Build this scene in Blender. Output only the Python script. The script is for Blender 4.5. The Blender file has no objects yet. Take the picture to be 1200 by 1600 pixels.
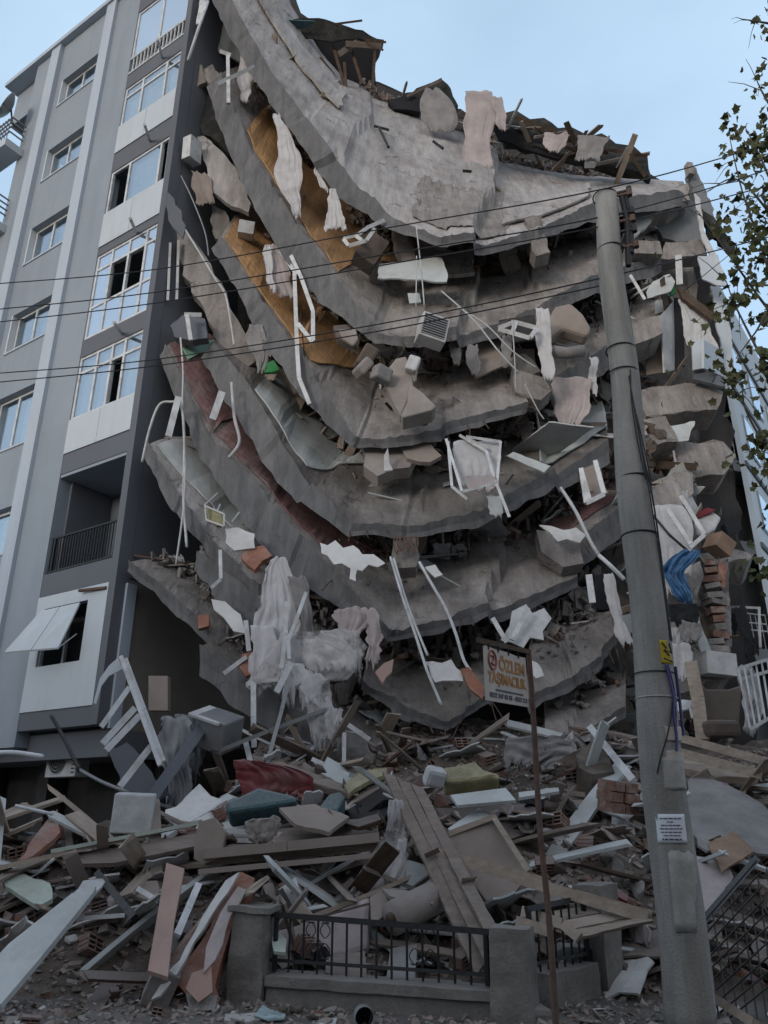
import bpy, bmesh, math, random
from mathutils import Vector, Matrix, noise, Euler
R=math.radians
random.seed(7)
# ------------------------------------------------------------------ camera, sky, light, exposure
scn=bpy.context.scene
TH=R(21.5); FPX=1200.0; CAMZ=1.6
cd=bpy.data.cameras.new('camera'); cam=bpy.data.objects.new('camera',cd); scn.collection.objects.link(cam)
cam.location=(0,0,CAMZ); cam.rotation_euler=(R(90)+TH,0,0)
cd.sensor_fit='VERTICAL'; cd.sensor_height=24; cd.lens=24*FPX/1600; cd.clip_end=3000; cd.clip_start=.05
scn.camera=cam
w=bpy.data.worlds.new('World'); scn.world=w; w.use_nodes=True
nt=w.node_tree; nt.nodes.clear()
sky=nt.nodes.new('ShaderNodeTexSky'); sky.sky_type='NISHITA'; sky.sun_disc=False
SUN_EL=R(9); SUN_ROT=R(215)
sky.sun_elevation=SUN_EL; sky.sun_rotation=SUN_ROT; sky.altitude=0; sky.air_density=1.0; sky.dust_density=.6; sky.ozone_density=2.2
bg=nt.nodes.new('ShaderNodeBackground'); bg.inputs[1].default_value=.15
out=nt.nodes.new('ShaderNodeOutputWorld')
tc=nt.nodes.new('ShaderNodeTexCoord'); mp=nt.nodes.new('ShaderNodeMapping'); mp.inputs['Scale'].default_value=(1,1,2.6)
cn=nt.nodes.new('ShaderNodeTexNoise'); cn.inputs['Scale'].default_value=1.7; cn.inputs['Detail'].default_value=6; cn.inputs['Roughness'].default_value=.5
cr=nt.nodes.new('ShaderNodeValToRGB'); cr.color_ramp.elements[0].position=.42; cr.color_ramp.elements[1].position=.8
cr.color_ramp.elements[0].color=(.62,.62,.62,1); cr.color_ramp.elements[1].color=(.92,.92,.92,1)
mx=nt.nodes.new('ShaderNodeMix'); mx.data_type='RGBA'; mx.inputs[7].default_value=(1.9,2.95,4.1,1)
L=nt.links
L.new(tc.outputs['Generated'],mp.inputs[0]); L.new(mp.outputs[0],cn.inputs['Vector']); L.new(cn.outputs[0],cr.inputs[0])
sp=nt.nodes.new('ShaderNodeSeparateXYZ'); L.new(tc.outputs['Generated'],sp.inputs[0])
mr=nt.nodes.new('ShaderNodeMapRange'); mr.inputs[1].default_value=-.5; mr.inputs[2].default_value=.45; L.new(sp.outputs[1],mr.inputs[0])
m2=nt.nodes.new('ShaderNodeMix'); m2.data_type='RGBA'; m2.inputs[6].default_value=(2.82,2.76,2.86,1); m2.inputs[7].default_value=(2.35,3.15,3.95,1)
L.new(mr.outputs[0],m2.inputs[0]); L.new(m2.outputs[2],mx.inputs[7])
L.new(cr.outputs[0],mx.inputs[0]); L.new(sky.outputs[0],mx.inputs[6]); L.new(mx.outputs[2],bg.inputs[0]); L.new(bg.outputs[0],out.inputs[0])
sd=bpy.data.lights.new('sun','SUN'); sd.energy=.5; sd.angle=R(14); sd.color=(1,.97,.94)
so=bpy.data.objects.new('sun',sd); scn.collection.objects.link(so)
sdir=Vector((math.sin(SUN_ROT)*math.cos(SUN_EL),math.cos(SUN_ROT)*math.cos(SUN_EL),math.sin(SUN_EL)))
so.rotation_euler=sdir.to_track_quat('Z','Y').to_euler()
scn.view_settings.view_transform='Standard'; scn.view_settings.look='None'; scn.view_settings.exposure=.9; scn.view_settings.gamma=1
scn.render.engine='CYCLES'
scn.render.resolution_x=768; scn.render.resolution_y=1024

# ------------------------------------------------------------------ helpers
def ray(px,py):
    u=(800-py)/FPX
    return Vector(((px-600)/FPX, math.cos(TH)-math.sin(TH)*u, math.sin(TH)+math.cos(TH)*u))
def P(px,py,Y):
    r=ray(px,py); return r*(Y/r.y)+Vector((0,0,CAMZ))
def lerp(a,b,t): return a+(b-a)*t
def interp(tab,x):
    if x<=tab[0][0]: return tab[0][1]
    for (a,b),(c,d) in zip(tab,tab[1:]):
        if x<=c: return b+(d-b)*(x-a)/(c-a)
    return tab[-1][1]
U=random.uniform
def nz(p,s=1.0,seed=0): return noise.noise(Vector((p[0]*s+seed*7.1,p[1]*s-seed*3.3,p[2]*s+seed)))

_m={}
def mat(name,col,rough=.9,var=.35,scale=1.2,bump=.25,bscale=25,stain=None,stainamt=.55,dust=0.0,metal=0,spec=.3,streak=0,grain=None,trans=0,crack=0):
    if name in _m: return _m[name]
    m=bpy.data.materials.new(name); m.use_nodes=True; n=m.node_tree.nodes; l=m.node_tree.links
    b=n['Principled BSDF']; b.inputs['Roughness'].default_value=rough; b.inputs['Metallic'].default_value=metal
    b.inputs['Specular IOR Level'].default_value=spec
    tc=n.new('ShaderNodeTexCoord'); oi=n.new('ShaderNodeObjectInfo')
    ad=n.new('ShaderNodeVectorMath'); ad.operation='ADD'
    sc=n.new('ShaderNodeVectorMath'); sc.operation='SCALE'; sc.inputs['Scale'].default_value=37.0
    cb=n.new('ShaderNodeCombineXYZ'); l.new(oi.outputs['Random'],cb.inputs[0]); l.new(oi.outputs['Random'],cb.inputs[1]); l.new(cb.outputs[0],sc.inputs[0])
    l.new(tc.outputs['Object'],ad.inputs[0]); l.new(sc.outputs[0],ad.inputs[1])
    vec=ad.outputs[0]
    if grain:
        mpn=n.new('ShaderNodeMapping'); mpn.inputs['Scale'].default_value=grain; l.new(vec,mpn.inputs[0]); gvec=mpn.outputs[0]
    else: gvec=vec
    n1=n.new('ShaderNodeTexNoise'); n1.inputs['Scale'].default_value=scale; n1.inputs['Detail'].default_value=8; n1.inputs['Roughness'].default_value=.65; l.new(gvec,n1.inputs['Vector'])
    r1=n.new('ShaderNodeValToRGB'); r1.color_ramp.elements[0].position=.3; r1.color_ramp.elements[1].position=.7
    c=Vector(col[:3]); lo=c*(1-var); hi=c*(1+var*.6)
    r1.color_ramp.elements[0].color=(*lo,1); r1.color_ramp.elements[1].color=(*[min(1,q) for q in hi],1)
    l.new(n1.outputs[0],r1.inputs[0]); cur=r1.outputs[0]
    n2=n.new('ShaderNodeTexNoise'); n2.inputs['Scale'].default_value=bscale; n2.inputs['Detail'].default_value=6; n2.inputs['Roughness'].default_value=.7; l.new(gvec,n2.inputs['Vector'])
    # fine mottling
    mm=n.new('ShaderNodeMix'); mm.data_type='RGBA'; mm.blend_type='MULTIPLY'; mm.inputs[0].default_value=.55*min(1,var*2)
    rr=n.new('ShaderNodeMapRange'); rr.inputs[1].default_value=.3; rr.inputs[2].default_value=.7; rr.inputs[3].default_value=.6; rr.inputs[4].default_value=1.15
    l.new(n2.outputs[0],rr.inputs[0]); cc=n.new('ShaderNodeCombineColor'); 
    for i in range(3): l.new(rr.outputs[0],cc.inputs[i])
    l.new(cur,mm.inputs[6]); l.new(cc.outputs[0],mm.inputs[7]); cur=mm.outputs[2]
    if stain is not None:
        n3=n.new('ShaderNodeTexNoise'); n3.inputs['Scale'].default_value=scale*.7+.3; n3.inputs['Detail'].default_value=10; n3.inputs['Roughness'].default_value=.7
        o3=n.new('ShaderNodeVectorMath'); o3.operation='ADD'; o3.inputs[1].default_value=(13.1,4.2,7.7); l.new(vec,o3.inputs[0])
        if streak:
            ms=n.new('ShaderNodeMapping'); ms.inputs['Scale'].default_value=(streak,streak,.25); l.new(o3.outputs[0],ms.inputs[0]); l.new(ms.outputs[0],n3.inputs['Vector'])
        else: l.new(o3.outputs[0],n3.inputs['Vector'])
        r3=n.new('ShaderNodeMapRange'); r3.inputs[1].default_value=.48; r3.inputs[2].default_value=.68; r3.inputs[3].default_value=0; r3.inputs[4].default_value=stainamt
        l.new(n3.outputs[0],r3.inputs[0]); m3=n.new('ShaderNodeMix'); m3.data_type='RGBA'; m3.inputs[7].default_value=(*stain,1)
        l.new(r3.outputs[0],m3.inputs[0]); l.new(cur,m3.inputs[6]); cur=m3.outputs[2]
    if crack:
        nd=n.new('ShaderNodeTexNoise'); nd.inputs['Scale'].default_value=1.4; nd.inputs['Detail'].default_value=6; l.new(vec,nd.inputs['Vector'])
        av=n.new('ShaderNodeVectorMath'); av.operation='MULTIPLY_ADD'; av.inputs[1].default_value=(1.2,1.2,1.2); l.new(nd.outputs['Color'],av.inputs[0]); l.new(vec,av.inputs[2])
        vo=n.new('ShaderNodeTexVoronoi'); vo.feature='DISTANCE_TO_EDGE'; vo.inputs['Scale'].default_value=.75; l.new(av.outputs[0],vo.inputs['Vector'])
        rc=n.new('ShaderNodeMapRange'); rc.inputs[1].default_value=.0; rc.inputs[2].default_value=.022; rc.inputs[3].default_value=crack; rc.inputs[4].default_value=0; l.new(vo.outputs[0],rc.inputs[0])
        bm_=n.new('ShaderNodeMath'); bm_.operation='MULTIPLY'; l.new(rc.outputs[0],bm_.inputs[0]); gt=n.new('ShaderNodeMapRange'); gt.inputs[1].default_value=.5; gt.inputs[2].default_value=.6; l.new(nd.outputs[0],gt.inputs[0]); l.new(gt.outputs[0],bm_.inputs[1])
        mc=n.new('ShaderNodeMix'); mc.data_type='RGBA'; mc.inputs[7].default_value=(.05,.047,.045,1); l.new(bm_.outputs[0],mc.inputs[0]); l.new(cur,mc.inputs[6]); cur=mc.outputs[2]
        # coarse aggregate speckle and run-off streaks
        n5=n.new('ShaderNodeTexNoise'); n5.inputs['Scale'].default_value=1.0; n5.inputs['Detail'].default_value=9; n5.inputs['Roughness'].default_value=.75
        m5=n.new('ShaderNodeMapping'); m5.inputs['Scale'].default_value=(5,1.2,.8); l.new(vec,m5.inputs[0]); l.new(m5.outputs[0],n5.inputs['Vector'])
        r5=n.new('ShaderNodeMapRange'); r5.inputs[1].default_value=.35; r5.inputs[2].default_value=.68; r5.inputs[3].default_value=.68; r5.inputs[4].default_value=1.22; l.new(n5.outputs[0],r5.inputs[0])
        c5=n.new('ShaderNodeCombineColor')
        for i in range(3): l.new(r5.outputs[0],c5.inputs[i])
        m6=n.new('ShaderNodeMix'); m6.data_type='RGBA'; m6.blend_type='MULTIPLY'; m6.inputs[0].default_value=1; l.new(cur,m6.inputs[6]); l.new(c5.outputs[0],m6.inputs[7]); cur=m6.outputs[2]
    if dust:
        g=n.new('ShaderNodeNewGeometry'); sx=n.new('ShaderNodeSeparateXYZ'); l.new(g.outputs['Normal'],sx.inputs[0])
        md=n.new('ShaderNodeMath'); md.operation='MULTIPLY'; l.new(sx.outputs[2],md.inputs[0]); l.new(n2.outputs[0],md.inputs[1])
        rd=n.new('ShaderNodeMapRange'); rd.inputs[1].default_value=.05; rd.inputs[2].default_value=.5; rd.inputs[3].default_value=0; rd.inputs[4].default_value=dust
        l.new(md.outputs[0],rd.inputs[0]); m4=n.new('ShaderNodeMix'); m4.data_type='RGBA'; m4.inputs[7].default_value=(.28,.262,.255,1)
        l.new(rd.outputs[0],m4.inputs[0]); l.new(cur,m4.inputs[6]); cur=m4.outputs[2]
    l.new(cur,b.inputs['Base Color'])
    if bump:
        bp=n.new('ShaderNodeBump'); bp.inputs['Strength'].default_value=bump; bp.inputs['Distance'].default_value=.03
        l.new(n2.outputs[0],bp.inputs['Height']); l.new(bp.outputs[0],b.inputs['Normal'])
    if trans:
        tr=n.new('ShaderNodeBsdfTransparent'); ms=n.new('ShaderNodeMixShader'); ms.inputs[0].default_value=trans
        hn=n.new('ShaderNodeTexNoise'); hn.inputs['Scale'].default_value=4; hn.inputs['Detail'].default_value=7; l.new(vec,hn.inputs['Vector']); hr=n.new('ShaderNodeMapRange'); hr.inputs[1].default_value=.5; hr.inputs[2].default_value=.66; hr.inputs[3].default_value=trans; hr.inputs[4].default_value=min(1,trans*2.2); l.new(hn.outputs[0],hr.inputs[0]); l.new(hr.outputs[0],ms.inputs[0])
        tl=n.new('ShaderNodeBsdfTranslucent'); tl.inputs[0].default_value=(*col,1); m9=n.new('ShaderNodeMixShader'); m9.inputs[0].default_value=.3; l.new(b.outputs[0],m9.inputs[1]); l.new(tl.outputs[0],m9.inputs[2]); b=m9
        l.new(b.outputs[0],ms.inputs[1]); l.new(tr.outputs[0],ms.inputs[2]); l.new(ms.outputs[0],n['Material Output'].inputs['Surface'])
    _m[name]=m; return m
def glassmat(name,fac,tint):
    if name in _m: return _m[name]
    m=bpy.data.materials.new(name); m.use_nodes=True; n=m.node_tree.nodes; l=m.node_tree.links
    n.remove(n['Principled BSDF']); t=n.new('ShaderNodeBsdfTransparent'); t.inputs[0].default_value=(*tint,1)
    g=n.new('ShaderNodeBsdfGlossy'); g.inputs['Roughness'].default_value=.04; g.inputs[0].default_value=(.9,.95,1,1)
    ms=n.new('ShaderNodeMixShader'); ms.inputs[0].default_value=fac
    l.new(t.outputs[0],ms.inputs[1]); l.new(g.outputs[0],ms.inputs[2]); l.new(ms.outputs[0],n['Material Output'].inputs['Surface'])
    _m[name]=m; return m
M=dict(
 conc=mat('concrete',(.34,.315,.298),var=.3,scale=.7,bump=.8,bscale=14,stain=(.15,.13,.12),stainamt=.8,crack=.6),
 concl=mat('pale_concrete',(.42,.40,.39),var=.2,scale=.6,bump=.7,bscale=11,stain=(.23,.20,.19),stainamt=.7,crack=.7),
 concd=mat('dark_concrete',(.21,.19,.175),var=.35,scale=.9,bump=.8,bscale=14,stain=(.33,.31,.29),stainamt=.6,crack=.6),  # darker concrete with paler blotches
 plaster=mat('white_plaster',(.66,.66,.65),var=.14,scale=2,bump=.2,stain=(.33,.3,.27),stainamt=.5),
 board=mat('pale_board',(.52,.55,.55),var=.12,scale=1.2,bump=.08,stain=(.3,.28,.26),stainamt=.6),
 parquet=mat('orange_parquet',(.56,.33,.16),var=.2,scale=1.1,rough=.6,bump=.12,bscale=30,stain=(.17,.12,.09),stainamt=.65),
 redfloor=mat('dusty_red_floor',(.235,.13,.125),var=.3,scale=1.5,rough=.8,bump=.15,stain=(.30,.25,.24),stainamt=.8),
 greenb=mat('mint_board',(.28,.48,.40),var=.15,stain=(.3,.3,.28),stainamt=.5,bump=.05),
 brick=mat('clay_brick',(.24,.14,.11),var=.45,scale=7,bump=.4,stain=(.35,.31,.28),stainamt=.7,dust=.6),
 orange=mat('orange_plaster',(.36,.155,.10),var=.35,scale=4,bump=.5,stain=(.38,.30,.27),stainamt=.85,dust=.4),
 pinkw=mat('pink_board',(.42,.29,.25),var=.15,scale=1.5,bump=.1,stain=(.3,.25,.22),stainamt=.4),
 wood=mat('weathered_wood',(.275,.225,.19),var=.35,scale=2.2,bump=.4,bscale=16,grain=(1,7,7),stain=(.1,.085,.07),stainamt=.5,dust=.3),
 woodp=mat('pale_wood',(.43,.36,.295),var=.3,scale=2.2,bump=.3,bscale=16,grain=(1,7,7),stain=(.18,.14,.11),stainamt=.4,dust=.2),
 woodd=mat('dark_wood',(.10,.07,.052),var=.4,scale=2.2,bump=.3,bscale=16,grain=(1,7,7),dust=.55),
 panelb=mat('beige_panel',(.31,.265,.235),var=.15,scale=1.5,bump=.08,stain=(.2,.16,.13),stainamt=.4),
 pvc=mat('white_plastic',(.66,.68,.70),rough=.5,var=.2,scale=4,bump=.12,stain=(.34,.31,.29),stainamt=.75),
 pvcd=mat('dirty_white_metal',(.55,.56,.57),rough=.5,var=.2,scale=3,bump=.1,stain=(.25,.2,.17),stainamt=.5),
 cloth=mat('white_curtain',(.80,.79,.80),var=.08,scale=3,bump=.15,bscale=40,stain=(.55,.51,.50),stainamt=.4,trans=.16),
 lace=mat('thin_lace',(.80,.79,.79),var=.2,scale=6,bump=.2,bscale=80,stain=(.34,.32,.31),stainamt=.5,trans=.4),
 clothg=mat('grey_fabric',(.26,.25,.25),var=.3,scale=3,bump=.3,bscale=50,stain=(.38,.36,.34),stainamt=.4),
 clothp=mat('pink_grey_fabric',(.45,.395,.39),var=.25,scale=2,bump=.2,bscale=50,stain=(.30,.27,.27),stainamt=.6),
 clothk=mat('black_fabric',(.022,.023,.028),var=.4,bump=.3),
 blue=mat('blue_tarp',(.07,.17,.33),rough=.45,var=.3,scale=4,bump=.35,bscale=12),
 teal=mat('teal_fabric',(.09,.165,.185),var=.35,scale=4,bump=.4,dust=.6),
 red=mat('red_fabric',(.20,.04,.045),var=.4,scale=3,bump=.4,dust=.5,stain=(.2,.15,.14),stainamt=.5),
 yellow=mat('yellow_foam',(.40,.37,.21),var=.35,scale=6,bump=.6,dust=.4,stain=(.3,.26,.2),stainamt=.5),
 beigef=mat('beige_upholstery',(.33,.295,.275),var=.2,scale=2,bump=.2,bscale=60,stain=(.2,.17,.15),stainamt=.5,dust=.3),
 brownf=mat('brown_upholstery',(.13,.105,.09),var=.3,scale=2,bump=.25,bscale=60,dust=.35),
 cardb=mat('cardboard',(.30,.205,.15),var=.3,scale=4,bump=.1),
 metal=mat('grey_metal',(.27,.28,.29),rough=.5,var=.25,metal=.3,bump=.08,stain=(.2,.17,.15),stainamt=.4),
 black=mat('black_iron',(.025,.026,.028),rough=.55,var=.4,bump=.15,dust=.3),
 rust=mat('rusty_steel',(.14,.085,.065),rough=.85,var=.45,scale=6,bump=.4,bscale=30,stain=(.12,.1,.09),stainamt=.6),
 darkin=mat('dark_interior',(.05,.048,.048),var=.4,bump=0),  # near-black base, the shade of interiors put into the colour
 roofd=mat('dark_roof_sheet',(.028,.03,.03),var=.4,scale=3,bump=.5,bscale=12,stain=(.13,.11,.10),stainamt=.4),  # near-black roof sheeting with paler blotches
 wallg=mat('grey_facade_paint',(.30,.34,.385),var=.09,scale=.35,bump=.12,bscale=60,stain=(.24,.27,.31),stainamt=.6,streak=2.2),
 walld=mat('dark_grey_paint',(.14,.15,.17),var=.09,scale=.4,bump=.12,bscale=60,stain=(.125,.125,.13),stainamt=.3,streak=2.2),
 stripe=mat('light_grey_paint',(.46,.52,.59),var=.05,scale=.4,bump=.1,bscale=60,stain=(.32,.34,.37),stainamt=.3,streak=3),
 panelw=mat('cream_panel',(.52,.57,.61),rough=.6,var=.05,bump=.05,stain=(.42,.42,.42),stainamt=.35,streak=3),
 revealw=mat('pale_reveal',(.60,.65,.69),var=.05,bump=.05),
 beigew=mat('beige_render',(.27,.245,.215),var=.12,scale=.8,bump=.2,stain=(.17,.15,.135),stainamt=.5),
 rightw=mat('grey_blue_render',(.20,.215,.225),var=.12,scale=.6,bump=.2,stain=(.13,.13,.13),stainamt=.5,streak=2),
 pole=mat('pole_concrete',(.325,.315,.295),var=.22,scale=1.6,bump=.6,bscale=45,stain=(.17,.16,.14),stainamt=.75,streak=3.5),
 fencec=mat('fence_concrete',(.25,.235,.215),var=.3,scale=2.5,bump=.7,bscale=16,stain=(.13,.12,.11),stainamt=.5,dust=.3),
 street=mat('dusty_asphalt',(.13,.12,.112),var=.35,scale=1.2,bump=.6,bscale=20,stain=(.24,.225,.21),stainamt=.7),
 heap=mat('rubble_dirt',(.15,.125,.105),var=.5,scale=3,bump=1,bscale=9,stain=(.22,.19,.165),stainamt=.6),
 gravel=mat('mixed_rubble',(.29,.26,.235),var=.45,scale=5,bump=.4,bscale=20,stain=(.30,.14,.09),stainamt=.6,dust=.4),
 leaf=mat('leaf_green',(.075,.085,.032),var=.5,scale=3,bump=0,rough=.6,stain=(.10,.075,.03),stainamt=.6),
 bark=mat('bark',(.10,.085,.07),var=.4,scale=6,bump=.6),
 wire=mat('black_wire',(.02,.02,.022),var=.2,bump=0,rough=.6),
 paper=mat('white_paper',(.66,.69,.74),var=.05,bump=.03),
 signw=mat('sign_board_white',(.47,.41,.365),var=.1,scale=4,bump=.05,stain=(.36,.33,.31),stainamt=.4),
 signo=mat('sign_orange',(.40,.20,.075),var=.15,scale=8,bump=0),
 signr=mat('sign_red_brown',(.38,.13,.09),var=.15,bump=0),
 ink=mat('dark_ink',(.10,.10,.14),var=.1,bump=0),
 haz=mat('hazard_yellow',(.42,.31,.035),var=.15,scale=6,bump=0),
 purple=mat('purple_cable',(.07,.055,.17),var=.2,bump=0,rough=.5),
 poster=mat('faded_poster',(.37,.36,.335),var=.3,scale=7,bump=.05,stain=(.26,.25,.23),stainamt=.7),
 litter=mat('litter_teal_white',(.33,.42,.43),var=.5,scale=14,bump=0),
 green=mat('green_plastic',(.03,.22,.06),var=.2,rough=.5,bump=.05),
 beam=mat('shaded_beam_face',(.155,.155,.16),var=.16,scale=.9,bump=.25,bscale=22,stain=(.22,.215,.21),stainamt=.5,crack=.35),  # slab edge faces, their shade put into a darker colour
 rim=mat('pale_slab_rim',(.43,.41,.395),var=.35,scale=2.5,bump=.8,bscale=20,stain=(.2,.18,.17),stainamt=.9),  # paler strip along the front edge of each slab
 poly=mat('pale_foam_board',(.46,.52,.46),var=.15,scale=3,bump=.2,stain=(.3,.28,.24),stainamt=.5),
)
for k in ('parquet','redfloor'):                     # board joints across the floor coverings
    m=M[k]; n=m.node_tree.nodes; l=m.node_tree.links; b=n['Principled BSDF']
    src=b.inputs['Base Color'].links[0].from_socket
    tcx=n.new('ShaderNodeTexCoord'); bt=n.new('ShaderNodeTexBrick'); bt.inputs['Scale'].default_value=2.2
    bt.inputs['Mortar Size'].default_value=.012; bt.inputs['Color1'].default_value=(1,1,1,1); bt.inputs['Color2'].default_value=(.84,.84,.84,1); bt.inputs['Mortar'].default_value=(.35,.3,.3,1)
    l.new(tcx.outputs['Object'],bt.inputs['Vector']); mq=n.new('ShaderNodeMix'); mq.data_type='RGBA'; mq.blend_type='MULTIPLY'; mq.inputs[0].default_value=.7
    l.new(src,mq.inputs[6]); l.new(bt.outputs[0],mq.inputs[7]); l.new(mq.outputs[2],b.inputs['Base Color'])
GL=glassmat('window_glass',.42,(.8,.88,.9)); GLR=glassmat('sky_glass',.72,(.7,.8,.85))

class MB:
    def __init__(s): s.v=[]; s.f=[]
    def add(s,vs,fs):
        o=len(s.v); s.v+= [Vector(q) for q in vs]; s.f+=[[i+o for i in q] for q in fs]; return s
    def box(s,c,a,b,d):        # centre and three half vectors
        c,a,b,d=map(Vector,(c,a,b,d))
        vs=[c+a*i+b*j+d*k for i in(-1,1) for j in(-1,1) for k in(-1,1)]
        fs=[(0,1,3,2),(4,6,7,5),(0,4,5,1),(2,3,7,6),(0,2,6,4),(1,5,7,3)]
        if a.cross(b).dot(d)<0: fs=[f[::-1] for f in fs]
        return s.add(vs,fs)
    def prism(s,pts,d):
        pts=[Vector(p) for p in pts]; d=Vector(d); n=len(pts)
        nn=Vector((0,0,0))
        for i in range(n): nn+=(pts[i]-pts[0]).cross(pts[(i+1)%n]-pts[0])
        if nn.dot(d)>0: pts=pts[::-1]
        vs=pts+[p+d for p in pts]
        return s.add(vs,[list(range(n)),list(range(2*n-1,n-1,-1))]+[(i,i+n,(i+1)%n+n,(i+1)%n) for i in range(n)])
    def tube(s,pts,r,k=6,r2=None):
        pts=[Vector(p) for p in pts]; n=len(pts); up=None; vs=[]
        for i,p in enumerate(pts):
            t=(pts[min(i+1,n-1)]-pts[max(i-1,0)]).normalized()
            if up is None: up=t.orthogonal().normalized()
            up=(up-t*up.dot(t)); up=up.normalized() if up.length>1e-6 else t.orthogonal().normalized()
            sd=t.cross(up); rr=r if r2 is None else lerp(r,r2,i/(n-1))
            vs+=[p+(up*math.cos(2*math.pi*j/k)+sd*math.sin(2*math.pi*j/k))*rr for j in range(k)]
        fs=[(i*k+j,i*k+(j+1)%k,(i+1)*k+(j+1)%k,(i+1)*k+j) for i in range(n-1) for j in range(k)]
        fs+=[list(range(k))[::-1],list(range((n-1)*k,n*k))]
        return s.add(vs,fs)
    def bar(s,p,q,w,t,face=None):  # rectangular bar p->q, w wide across the view, t thick
        p,q=Vector(p),Vector(q); ax=(q-p)/2; view=((p+q)/2-Vector((0,0,CAMZ))) if face is None else Vector(face)
        b=ax.cross(view).normalized()*w/2; d=ax.cross(b).normalized()*t/2
        return s.box((p+q)/2,ax,b,d)
    def shell(s,g,th):             # grid of points, given a thickness along its normals
        nr=len(g); nc=len(g[0]); nm=[]
        for i in range(nr):
            for j in range(nc):
                a=g[min(i+1,nr-1)][j]-g[max(i-1,0)][j]; b=g[i][min(j+1,nc-1)]-g[i][max(j-1,0)]
                c=a.cross(b); nm.append(c.normalized() if c.length>1e-9 else Vector((0,-1,0)))
        top=[g[i][j]+nm[i*nc+j]*th/2 for i in range(nr) for j in range(nc)]; bot=[g[i][j]-nm[i*nc+j]*th/2 for i in range(nr) for j in range(nc)]
        N=nr*nc; fs=[]
        for i in range(nr-1):
            for j in range(nc-1):
                a,b,c,d=i*nc+j,i*nc+j+1,(i+1)*nc+j+1,(i+1)*nc+j
                fs+= [(a,d,c,b),(a+N,b+N,c+N,d+N)]
        for j in range(nc-1):
            fs.append((j,j+1,j+1+N,j+N)); k=(nr-1)*nc+j; fs.append((k+1,k,k+N,k+1+N))
        for i in range(nr-1):
            a=i*nc; b=a+nc; fs.append((b,a,a+N,b+N)); a=i*nc+nc-1; b=a+nc; fs.append((a,b,b+N,a+N))
        return s.add(top+bot,fs)
    def build(s,name,mt,parent=None,label=None,cat=None,group=None,kind=None,smooth=False,bevel=0,origin=None,fix=False):
        if origin is None:
            o=Vector((0,0,0))
            if parent is None:
                for q in s.v: o+=q
                o/=len(s.v); o.z=min(q.z for q in s.v)
            else: o=parent.matrix_world.translation.copy() if False else parent.get('_o',(0,0,0)); o=Vector(o)
        else: o=Vector(origin)
        me=bpy.data.meshes.new(name); me.from_pydata([q-o for q in s.v],[],s.f); me.update()
        if fix:
            bm=bmesh.new(); bm.from_mesh(me); bmesh.ops.recalc_face_normals(bm,faces=bm.faces); bm.to_mesh(me); bm.free()
        me.materials.append(M[mt] if isinstance(mt,str) else mt)
        if smooth:
            for p in me.polygons: p.use_smooth=True
        ob=bpy.data.objects.new(name,me); scn.collection.objects.link(ob)
        if parent is None: ob.location=o; ob['_o']=tuple(o)
        else: ob.parent=parent; ob['_o']=tuple(o)
        if bevel:
            md=ob.modifiers.new('b','BEVEL'); md.width=bevel; md.segments=2; md.limit_method='ANGLE'
        tag(ob,label,cat,group,kind); return ob
def tag(o,label=None,cat=None,group=None,kind=None):
    if label: o['label']=label
    if cat: o['category']=cat
    if group: o['group']=group
    if kind: o['kind']=kind
def empty(name,loc,label,cat,group=None):
    o=bpy.data.objects.new(name,None); scn.collection.objects.link(o); o.location=loc; o.empty_display_size=.2; o['_o']=tuple(loc); tag(o,label,cat,group); return o
def slug(l): return l
def cam_dir(p): return (Vector(p)-Vector((0,0,CAMZ))).normalized()
def densify(pts,step=.25,jag=0,seed=0):
    o=[]; n=len(pts)
    for i in range(n):
        a,b=pts[i],pts[(i+1)%n]; k=max(1,int((b-a).length/step))
        for j in range(k):
            q=a.lerp(b,j/k)
            if jag and (j>0): 
                e=(b-a).normalized(); v=cam_dir(q); s=e.cross(v).normalized(); q=q+s*U(-jag,jag)+e*U(-jag,jag)
            o.append(q)
    return o
# a flat piece (board, wall fragment, panel): outline, depth at its top and bottom, real thickness
def piece(name,mt,pts,Yt,Yb=None,th=.03,jag=0,parent=None,label=None,cat=None,group=None,Yx=0,bevel=0):
    Yb=Yt if Yb is None else Yb; y0=min(p[1] for p in pts); y1=max(p[1] for p in pts); x0=min(p[0] for p in pts); x1=max(p[0] for p in pts)
    vs=[P(x,y,lerp(Yt,Yb,(y-y0)/max(1,y1-y0))+Yx*((x-x0)/max(1,x1-x0)-.5)) for x,y in pts]
    c=sum(vs,Vector())/len(vs); nn=Vector()
    for i in range(len(vs)): nn+=(vs[i]-c).cross(vs[(i+1)%len(vs)]-c)
    nn.normalize()
    if nn.dot(cam_dir(c))<0: nn=-nn
    if jag: vs=densify(vs,max(.12,jag*4),jag)
    mb=MB().prism(vs,nn*th)
    return mb.build(name,mt,parent,label,cat,group,bevel=bevel)
def crom(pts,n):
    out=[]; m=len(pts)
    for i in range(m-1):
        p0=pts[max(i-1,0)];p1=pts[i];p2=pts[i+1];p3=pts[min(i+2,m-1)]
        for j in range(n):
            t=j/n; out.append(.5*((2*p1)+(p2-p0)*t+(2*p0-5*p1+4*p2-p3)*t*t+(3*p1-p0-3*p2+p3)*t**3))
    out.append(pts[-1]); return out
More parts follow.
